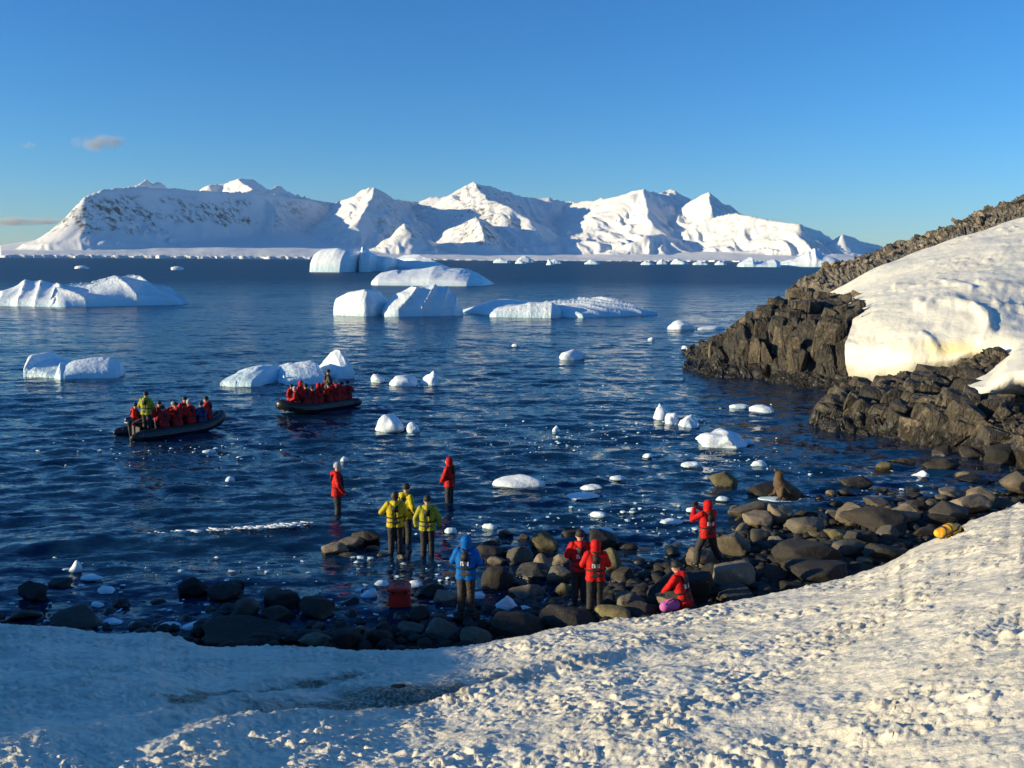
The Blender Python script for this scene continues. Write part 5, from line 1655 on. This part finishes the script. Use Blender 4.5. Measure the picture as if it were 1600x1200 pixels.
figure('person in blue coat with hood up half in shade beside the red box', foot(728, 961, .28), deg(-8), P_HANDS_FRONT, M_BLUE, M_TROUB, 'hood', h=.95)
figure('taller watcher in red coat and black hat, left of the standing pair', foot(905, 945, .27), deg(4), P_HANDS_FRONT, M_RED, M_TROU, 'beanie', M_BLACK, h=.92)
figure('hooded watcher in red coat, right and nearer of the standing pair', foot(929, 960, .28), deg(2), P_HANDS_FRONT, M_RED, M_TROU, 'hood', h=.90)
figure('photographer in red coat bracing both legs wide on the rocks, camera raised', foot(1104, 884, .26), deg(22), P_STRIDE, M_RED, M_TROU, 'hood', h=.95, turn=.3)
figure('crouching person in red coat and black hat beside a pink bag at the snow edge', foot(1068, 955, .44), deg(52), P_CROUCH, M_RED, M_TROU, 'beanie', M_BLACK, h=.92)
# the photographer's camera is held at the face, so it is a thing of its own
pc = foot(1104, 884, .26)
cmr = empty('camera', pc + Matrix.Rotation(deg(22), 3, 'Z') @ Vector((-.10, .40, 1.42)), deg(22))
tag(cmr, 'black camera held up by the striding photographer', 'camera')
bm = bmesh.new(); box_bm(bm, (0, 0, 0), (.14, .07, .10)); box_bm(bm, (0, 0, .06), (.06, .06, .04))
link('camera_body', bm_mesh('camera_body', bm, .012), M_CAM, cmr)
link('lens', tube_mesh('lens', [(0, .03, 0), (0, .10, 0), (0, .17, 0)], [.04, .038, .042], 14), M_CAM, cmr)

# pink bag, red box, orange bag
bp = foot(1046, 956, .50)
r = empty('pink_bag', bp, .3)
tag(r, 'small pink bag lying on the stones left of the crouching person', 'bag')
link('bag_body', fused('bag_body', [((-.11, 0, .12), .11, (.12, .02, .13), .12), ((-.02, 0, .18), .09, (.08, 0, .2), .08)], .02, 3), plain('pink_cloth', (0.55, 0.12, 0.42), .7, scale=12), r)
link('strap', tube_mesh('strap', [(-.15, -.05, .14), (-.08, -.10, .27), (.05, -.08, .30), (.17, -.05, .16)], .012, 6), M_BLACK, r)

M_BOX = plain('red_box_shell', (0.60, 0.03, 0.018), 0.45, scale=8)
bx = beach_pt(623, 957)
r = empty('red_box', bx + Vector((0, .2, .10)), .06)
tag(r, 'square red plastic box standing on dark stones in the shade', 'box')
bm = bmesh.new(); box_bm(bm, (0, 0, .17), (.46, .40, .34)); link('box_body', bm_mesh('box_body', bm, .025, 3), M_BOX, r)
bm = bmesh.new(); box_bm(bm, (0, 0, .392), (.49, .43, .08)); link('lid', bm_mesh('lid', bm, .025, 3), M_BOX, r)
for s in (-1, 1):
    bm = bmesh.new(); box_bm(bm, (.13 * s, -.222, .345), (.05, .02, .09)); link('latch', bm_mesh('latch', bm, .006), M_BLACK, r)
link('handle', tube_mesh('handle', [(-.10, 0, .43), (-.09, 0, .47), (.09, 0, .47), (.10, 0, .43)], .012, 8), M_BLACK, r)
stone_under = link('boulder', lump_mesh('boulder', lump(7771, .5, 9, .05, True, .4), (.95, .8, .5), True), M_DARK)
stone_under.location = bx + Vector((.05, .2, -.2))
tag(stone_under, 'wet dark boulder directly under the red box', 'boulder', 'boulders along the shore')

M_ORANGE = plain('orange_bag_cloth', (0.85, 0.42, 0.02), 0.5, scale=9, bump=0.01)
ob = snow_pt(1481, 843); ob.z = float(snow_height(np.array([ob.x]), np.array([ob.y]))[0][0])
r = empty('orange_bag', ob, deg(24))
tag(r, 'orange yellow dry bag with black straps lying on the snow edge', 'bag')
link('bag_body', fused('bag_body', [((-.20, 0, .12), .10, (.02, 0, .15), .145), ((.02, 0, .15), .145, (.22, 0, .14), .12), ((-.20, .05, .11), .09, (-.27, .02, .12), .08)], .02, 2), M_ORANGE, r)
link('end_flap', fused('end_flap', [((.25, -.06, .13), .085, (.25, .06, .15), .09), ((.29, 0, .12), .05, (.32, 0, .12), .045)], .02, 2), M_BLACK, r)
for xx, rad in ((-.19, .112), (-.06, .142)):
    link('strap', tube_mesh('strap', [(xx + .02 * math.sin(t), rad * math.cos(t), .13 + rad * math.sin(t)) for t in [2 * math.pi * k / 20 for k in range(20)]], .014, 6, closed=True), M_BLACK, r)
link('carry_strap', tube_mesh('carry_strap', [(-.28, -.10, .06), (-.18, -.135, .12), (-.05, -.155, .17), (.08, -.14, .19), (.20, -.08, .24)], .013, 6), M_BLACK, r)

# ------------------------------------------------------------------ fur seal
M_SEAL = mat_rock('seal_fur', (0.05, 0.033, 0.02), (0.14, 0.095, 0.058), 3.0, 0.012, 0.0, local=True, pale=(0.28, 0.20, 0.12), pale_amt=.4)
sp = foot(1222, 777, .34)
seal = empty('fur_seal', sp, deg(10))
seal.scale = (1.08, 1.08, 1.0)
tag(seal, 'brown fur seal sitting upright on a wave washed rock, nose to the sky', 'fur seal')
link('body', fused('body', [((.34, 0, .12), .20, (.12, 0, .22), .23), ((.12, 0, .22), .23, (-.08, 0, .42), .20), ((-.08, 0, .42), .19, (-.13, 0, .58), .15), ((-.13, 0, .58), .15, (-.12, 0, .72), .115), ((-.12, 0, .74), .115, (-.13, 0, .79), .105),
                             ((-.14, 0, .80), .075, (-.25, 0, .87), .048), ((.34, 0, .10), .19, (.58, 0, .04), .10), ((.36, 0, .03), .16, (.05, 0, .05), .17), ((-.02, 0, .30), .19, (.02, 0, .10), .17)], .018, 3), M_SEAL, seal)
for s in (-1, 1):
    link('front_flipper', fused('front_flipper', [((-.08, .13 * s, .34), .085, (-.13, .19 * s, .10), .06), ((-.13, .19 * s, .08), .05, (-.28, .23 * s, .0), .034), ((-.13, .19 * s, .06), .045, (-.20, .27 * s, -.02), .03)], .016, 2), M_SEAL, seal)
    link('hind_flipper', fused('hind_flipper', [((.46, .04 * s, .05), .06, (.60, .12 * s, .03), .045), ((.60, .12 * s, .03), .04, (.74, .16 * s, .05), .022)], .016, 2), M_SEAL, seal)
    link('ear', caps_mesh('ear', [((-.10, .10 * s, .80), .012, (-.07, .115 * s, .77), .007)]), M_SEAL, seal)
    link('eye', caps_mesh('eye', [((-.20, .065 * s, .855), .012, (-.203, .066 * s, .856), .012)]), M_EYE, seal)

# ------------------------------------------------------------------ inflatable boats
M_TUBE = plain('boat_rubber', (0.016, 0.017, 0.020), 0.38, noise_amt=.2, scale=5)
M_STRAKE = plain('boat_strake', (0.10, 0.105, 0.11), 0.5)
M_FLOOR = plain('boat_floor', (0.05, 0.05, 0.05), 0.6)
M_COWL = plain('motor_cowl', (0.03, 0.03, 0.034), 0.3)
M_PALE = plain('pale_metal', (0.55, 0.56, 0.56), 0.35)


def boat(label, loc, rz):
    r = empty('inflatable_boat', loc, rz)
    r.scale = (.82, .84, .95)
    tag(r, label, 'boat', 'inflatable boats carrying passengers')
    side = [(-2.95, .12, .24, .05), (-2.85, .12, .25, .14), (-2.55, .12, .26, .225), (-2.2, 0, .26, .25), (-1, 0, .26, .26), (0, 0, .27, .26), (.9, 0, .29, .26), (1.5, -.10, .35, .26), (2.0, -.30, .44, .255), (2.35, -.58, .53, .25), (2.5, -.86, .58, .25)]
    pts = [(x, .86 + dy, z) for x, dy, z, q in side]; rad = [q for *_, q in side]
    pts = pts[:-1] + [(2.52, 0, .60)] + [(x, -y, z) for x, y, z in pts[:-1][::-1]]
    rad = rad[:-1] + [.25] + rad[:-1][::-1]
    pts2 = []; rad2 = []
    A = np.array([(*p, q) for p, q in zip(pts, rad)])
    for i in range(len(A) - 1):
        p0, p1, p2, p3 = A[max(i - 1, 0)], A[i], A[i + 1], A[min(i + 2, len(A) - 1)]
        for t in (0, .25, .5, .75):
            q = 0.5 * (2 * p1 + (p2 - p0) * t + (2 * p0 - 5 * p1 + 4 * p2 - p3) * t * t + (3 * p1 - p0 - 3 * p2 + p3) * t ** 3)
            pts2.append(tuple(q[:3])); rad2.append(max(q[3], .03))
    pts2.append(tuple(A[-1][:3])); rad2.append(A[-1][3])
    link('buoyancy_tube', tube_mesh('buoyancy_tube', pts2, rad2, 18), M_TUBE, r)
    for s in (-1, 1):
        link('rubbing_strake', tube_mesh('rubbing_strake', [(x, s * (.86 + dy + (q + .005) * .98), z - .03) for x, dy, z, q in side[3:10]], .03, 6), M_STRAKE, r)
        link('grab_line', tube_mesh('grab_line', [(-2.0 + .25 * k, s * (.86 + .21 + (.03 if k % 2 else 0)), .42 - (.06 if k % 2 else 0)) for k in range(14)], .012, 5), M_STRAKE, r)
    bm = bmesh.new(); box_bm(bm, (-.3, 0, .17), (4.1, 1.3, .06)); box_bm(bm, (1.9, 0, .24), (.7, .8, .05)); link('floor', bm_mesh('floor', bm), M_FLOOR, r)
    bm = bmesh.new(); box_bm(bm, (-2.3, 0, .36), (.07, 1.3, .5)); link('transom', bm_mesh('transom', bm, .01), M_FLOOR, r)
    m = link('outboard_motor', fused('outboard_motor', [((-2.55, -.07, .85), .15, (-2.55, .07, .85), .15), ((-2.65, 0, .92), .12, (-2.45, 0, .9), .13), ((-2.52, 0, .75), .10, (-2.5, 0, .1), .07), ((-2.5, 0, .1), .06, (-2.5, 0, -.35), .05)], .03, 2), M_COWL, r)
    bm = bmesh.new(); box_bm(bm, (-2.55, 0, .80), (.36, .37, .035)); link('cowl_band', bm_mesh('cowl_band', bm, .01), M_PALE, m)
    link('tiller', tube_mesh('tiller', [(-2.38, 0, .74), (-2.0, .1, .84), (-1.75, .14, .86)], .02, 8), M_PALE, r)
    link('bow_cover', fused('bow_cover', [((1.75, -.3, .56), .10, (2.3, 0, .70), .12), ((1.75, .3, .56), .10, (2.3, 0, .70), .12), ((1.8, 0, .58), .1, (2.3, 0, .7), .12)], .035, 2), M_TUBE, r)
    return r


def clone_figure(src, label, loc, rz, coat, hat=None, group=None, h=1.0, trousers=None):
    c = src.copy(); COL.objects.link(c)
    c.location = loc; c.rotation_euler = (0, 0, rz); c.scale = (h, h, h)
    c['label'] = label
    if group:
        c['group'] = group
    for ch in list(src.children):
        d = ch.copy(); COL.objects.link(d); d.parent = c
        kind = ch.name.split('.')[0]
        m = coat if kind in ('jacket', 'hood') else hat if kind == 'hat' and hat else None
        if m:
            d.material_slots[0].link = 'OBJECT'; d.material_slots[0].material = m
    return c


SEATED = []


def seat_crew(bname, broot, spots):
    """Passengers on the tubes (x along the boat, side, ...) and drivers on their feet."""
    for k, (bx_, by_, face, kind, coat, hat, lab) in enumerate(spots):
        M = Matrix.Translation(broot.location) @ Matrix.Rotation(broot.rotation_euler.z, 4, 'Z')
        loc = M @ Vector((bx_ * .82, by_ * .84, .19)); rz = broot.rotation_euler.z + deg(face + random.uniform(-22, 22))
        grp = 'people aboard the inflatable boats'
        if kind == 's':
            figure(lab, loc, rz, pose(el=((-.32, .02, 1.18), (.30, .05, 1.17)), wr=((-.28, .2, 1.05), (.22, .22, 1.02))), coat, M_TROU, 'beanie', hat, mark=False, detail=False, group=grp, h=1.02)
            continue
        key = {'a': 0, 'b': 1, 'h': 2}[kind]
        while len(SEATED) <= key:
            SEATED.append(None)
        if SEATED[key] is None:
            SEATED[key] = figure(lab, loc, rz, (P_SIT, P_SIT2, P_SIT)[key], coat, M_TROU, ('beanie', 'beanie', 'hood')[key], hat, mark=False, detail=False, group=grp)
        else:
            clone_figure(SEATED[key], lab, loc, rz, coat, hat, grp, h=random.uniform(.90, 1.08))


a, b_ = at(212, 684), at(347, 667)
d_ = (b_ - a)
boat1 = boat('black inflatable boat with raised bow pointing right, nearer of the two boats', at(275, 677) + Vector((0, .2, -.04)), deg(47))
# boat frame: x to the bow, -y towards the camera for boat 1
seat_crew('nearer boat', boat1, [
    (-1.75, -.25, -70, 's', M_LIME, M_BLACK, 'driver in yellow coat standing at the stern of the nearer boat'),
    (-2.0, .62, -120, 'a', M_RED, M_BLACK, 'passenger in bright red at the far stern corner of the nearer boat'),
    (-1.05, -.72, 0, 'a', M_RED2, M_BLACK, 'dark red passenger on the near tube right behind the yellow driver'),
    (-.35, -.72, 10, 'b', M_RED, M_BLACK, 'bright red passenger midway on the near tube of the nearer boat'),
    (.40, -.72, 0, 'a', M_RED, M_GREYH, 'passenger with pale hat on the near tube of the nearer boat'),
    (1.05, -.70, -5, 'a', M_NAVY, M_BLACK, 'blue coated passenger on the near tube towards the bow of the nearer boat'),
    (-1.25, .72, 180, 'b', M_RED, M_BLACK, 'red passenger facing us on the far tube, closest to the yellow driver'),
    (-.6, .72, 175, 'a', M_RED2, M_BLACK, 'second red passenger from the driver on the far tube of nearer boat'),
    (.1, .72, 185, 'b', M_RED2, M_GREYH, 'pale hatted red passenger on the far tube amidships, nearer boat'),
    (.8, .72, 180, 'a', M_RED, M_BLACK, 'red passenger facing us on the far tube opposite the blue coat'),
    (1.55, -.45, 60, 'a', M_RED, M_BLACK, 'foremost red passenger with black hat at the bow of the nearer boat')])
a, b_ = at(536, 642), at(444, 651)
d_ = (b_ - a)
boat2 = boat('black inflatable boat with bow pointing left, farther of the two boats', at(490, 641) + Vector((0, .2, -.04)), deg(180 + 52))
seat_crew('farther boat', boat2, [
    (-1.0, .1, 60, 's', M_BLACKCOAT, M_BLACK, 'driver in black standing tall above the passengers of the farther boat'),
    (1.7, .45, 215, 'a', M_RED, M_GREYH, 'foremost red passenger with pale hat at the bow of the farther boat'),
    (1.15, .72, 180, 'a', M_RED2, M_BLACK, 'first dark red passenger behind the bow on near tube, farther boat'),
    (.62, .72, 182, 'b', M_RED2, M_BLACK, 'second dark red passenger from the bow on near tube, farther boat'),
    (.15, .70, 178, 'h', M_RED, None, 'hooded red passenger amidships on the near tube, farther boat'),
    (-.60, .74, 180, 'a', M_RED, M_BLACK, 'bright red passenger below the standing driver, left one, farther boat'),
    (-1.15, .74, 170, 'b', M_RED, M_GREYH, 'bright red passenger with pale hat just right of the driver, farther boat'),
    (-1.65, .74, 180, 'a', M_RED2, M_BLACK, 'next to last passenger at the stern, near tube, farther boat'),
    (-2.1, .70, 165, 'a', M_RED2, M_BLACK, 'last dark red passenger at the stern, near tube, farther boat'),
    (1.2, -.72, 0, 'a', M_RED, M_BLACK, 'far side passenger nearest the bow of the farther boat'),
    (.5, -.72, 0, 'h', M_RED, None, 'hooded far side passenger amidships in the farther boat'),
    (-1.5, -.72, 0, 'a', M_RED2, M_BLACK, 'far side passenger behind the driver in the farther boat')])

# ------------------------------------------------------------------ odd rocks in the snow
for px, py, w_, h_, lab in ((622, 1078, .20, .05, 'small dark rock poking out of the trodden snow path'), (640, 1090, .13, .04, 'pebble sized dark rock in the trodden snow, right of the bigger one'), (575, 1098, .16, .04, 'flat dark rock in the snow path, left of the bigger one')):
    p = snow_pt(px, py); p.z = float(snow_height(np.array([p.x]), np.array([p.y]))[0][0])
    o = link('rock', lump_mesh('rock', lump(int(px), .8, 12, .1), (w_, w_ * .8, h_ * 1.6)), M_DARK, loc=p)
    tag(o, lab, 'rock', 'rocks poking through the snow')
p = P(1325, 470, 72)
o = link('boulder', lump_mesh('boulder', lump(4242, .6, 12, .06, True), (1.6, 1.2, 1.1), True), M_CLIFF, loc=p)
tag(o, 'dark boulder perched on the upper left edge of the headland snowfield', 'boulder')

# ------------------------------------------------------------------ clouds
def cloud(name, label, px, py, dist, w_, h_, dens, seed):
    c = P(px, py, dist); s = slant(c) / F
    p = lump(seed, .2, 2, .2, True, lumpy=.5)
    o = link(name, lump_mesh(name, p, (w_ * s, w_ * s * .5, h_ * s), True), None, loc=c)
    m = bpy.data.materials.new('cloud_vapour'); m.use_nodes = True
    t = m.node_tree; t.nodes.remove(t.nodes['Principled BSDF'])
    v = t.nodes.new('ShaderNodeVolumePrincipled'); v.inputs['Color'].default_value = (.9, .88, .88, 1)
    v.inputs['Anisotropy'].default_value = 0.2
    tc = t.nodes.new('ShaderNodeTexCoord'); n = t.nodes.new('ShaderNodeTexNoise'); n.inputs['Scale'].default_value = 5.5 / (w_ * s); n.inputs['Detail'].default_value = 4
    r = t.nodes.new('ShaderNodeValToRGB'); r.color_ramp.elements[0].position = .42; r.color_ramp.elements[1].position = .7
    ln = t.nodes.new('ShaderNodeVectorMath'); ln.operation = 'LENGTH'
    mp = t.nodes.new('ShaderNodeMapping'); mp.inputs['Scale'].default_value = (2 / (w_ * s), 4 / (w_ * s), 2 / (h_ * s))
    mr = t.nodes.new('ShaderNodeMapRange'); mr.inputs['From Min'].default_value = 1.0; mr.inputs['From Max'].default_value = .25
    m1 = t.nodes.new('ShaderNodeMath'); m1.operation = 'MULTIPLY'; m2 = t.nodes.new('ShaderNodeMath'); m2.operation = 'MULTIPLY'; m2.inputs[1].default_value = dens
    L = t.links.new
    L(tc.outputs['Object'], n.inputs['Vector']); L(n.outputs[0], r.inputs[0]); L(tc.outputs['Object'], mp.inputs[0]); L(mp.outputs[0], ln.inputs[0]); L(ln.outputs['Value'], mr.inputs['Value'])
    L(r.outputs[0], m1.inputs[0]); L(mr.outputs[0], m1.inputs[1]); L(m1.outputs[0], m2.inputs[0]); L(m2.outputs[0], v.inputs['Density'])
    L(v.outputs[0], t.nodes['Material Output'].inputs['Volume'])
    o.data.materials.append(m)
    tag(o, label, 'cloud', kind='stuff')


cloud('cloud', 'small wispy white cloud above the left massif', 157, 223, 22000, 100, 30, 0.006, 61)
cloud('cloud', 'faint tiny cloud at the left edge of the sky', 45, 227, 22000, 34, 14, 0.004, 62)
cloud('cloud', 'long thin grey cloud bank low over the left horizon', 30, 346, 30000, 190, 17, 0.004, 63)


# ------------------------------------------------------------------ thin haze over the strait
bm = bmesh.new()
r_ = bmesh.ops.create_cube(bm, size=1.0)
bmesh.ops.scale(bm, vec=(43200, 23800, 1500), verts=bm.verts)
hz = bpy.data.meshes.new('haze'); bm.to_mesh(hz); bm.free()
hm = bpy.data.materials.new('haze_air'); hm.use_nodes = True
t = hm.node_tree; t.nodes.remove(t.nodes['Principled BSDF'])
v = t.nodes.new('ShaderNodeVolumePrincipled'); v.inputs['Color'].default_value = (.62, .82, 1.0, 1); v.inputs['Density'].default_value = 0.7e-5
t.links.new(v.outputs[0], t.nodes['Material Output'].inputs['Volume'])
ho = link('haze', hz, hm, loc=(0, 9700, 750 - 2.3))
tag(ho, 'thin pale haze over the strait', 'haze', kind='stuff')
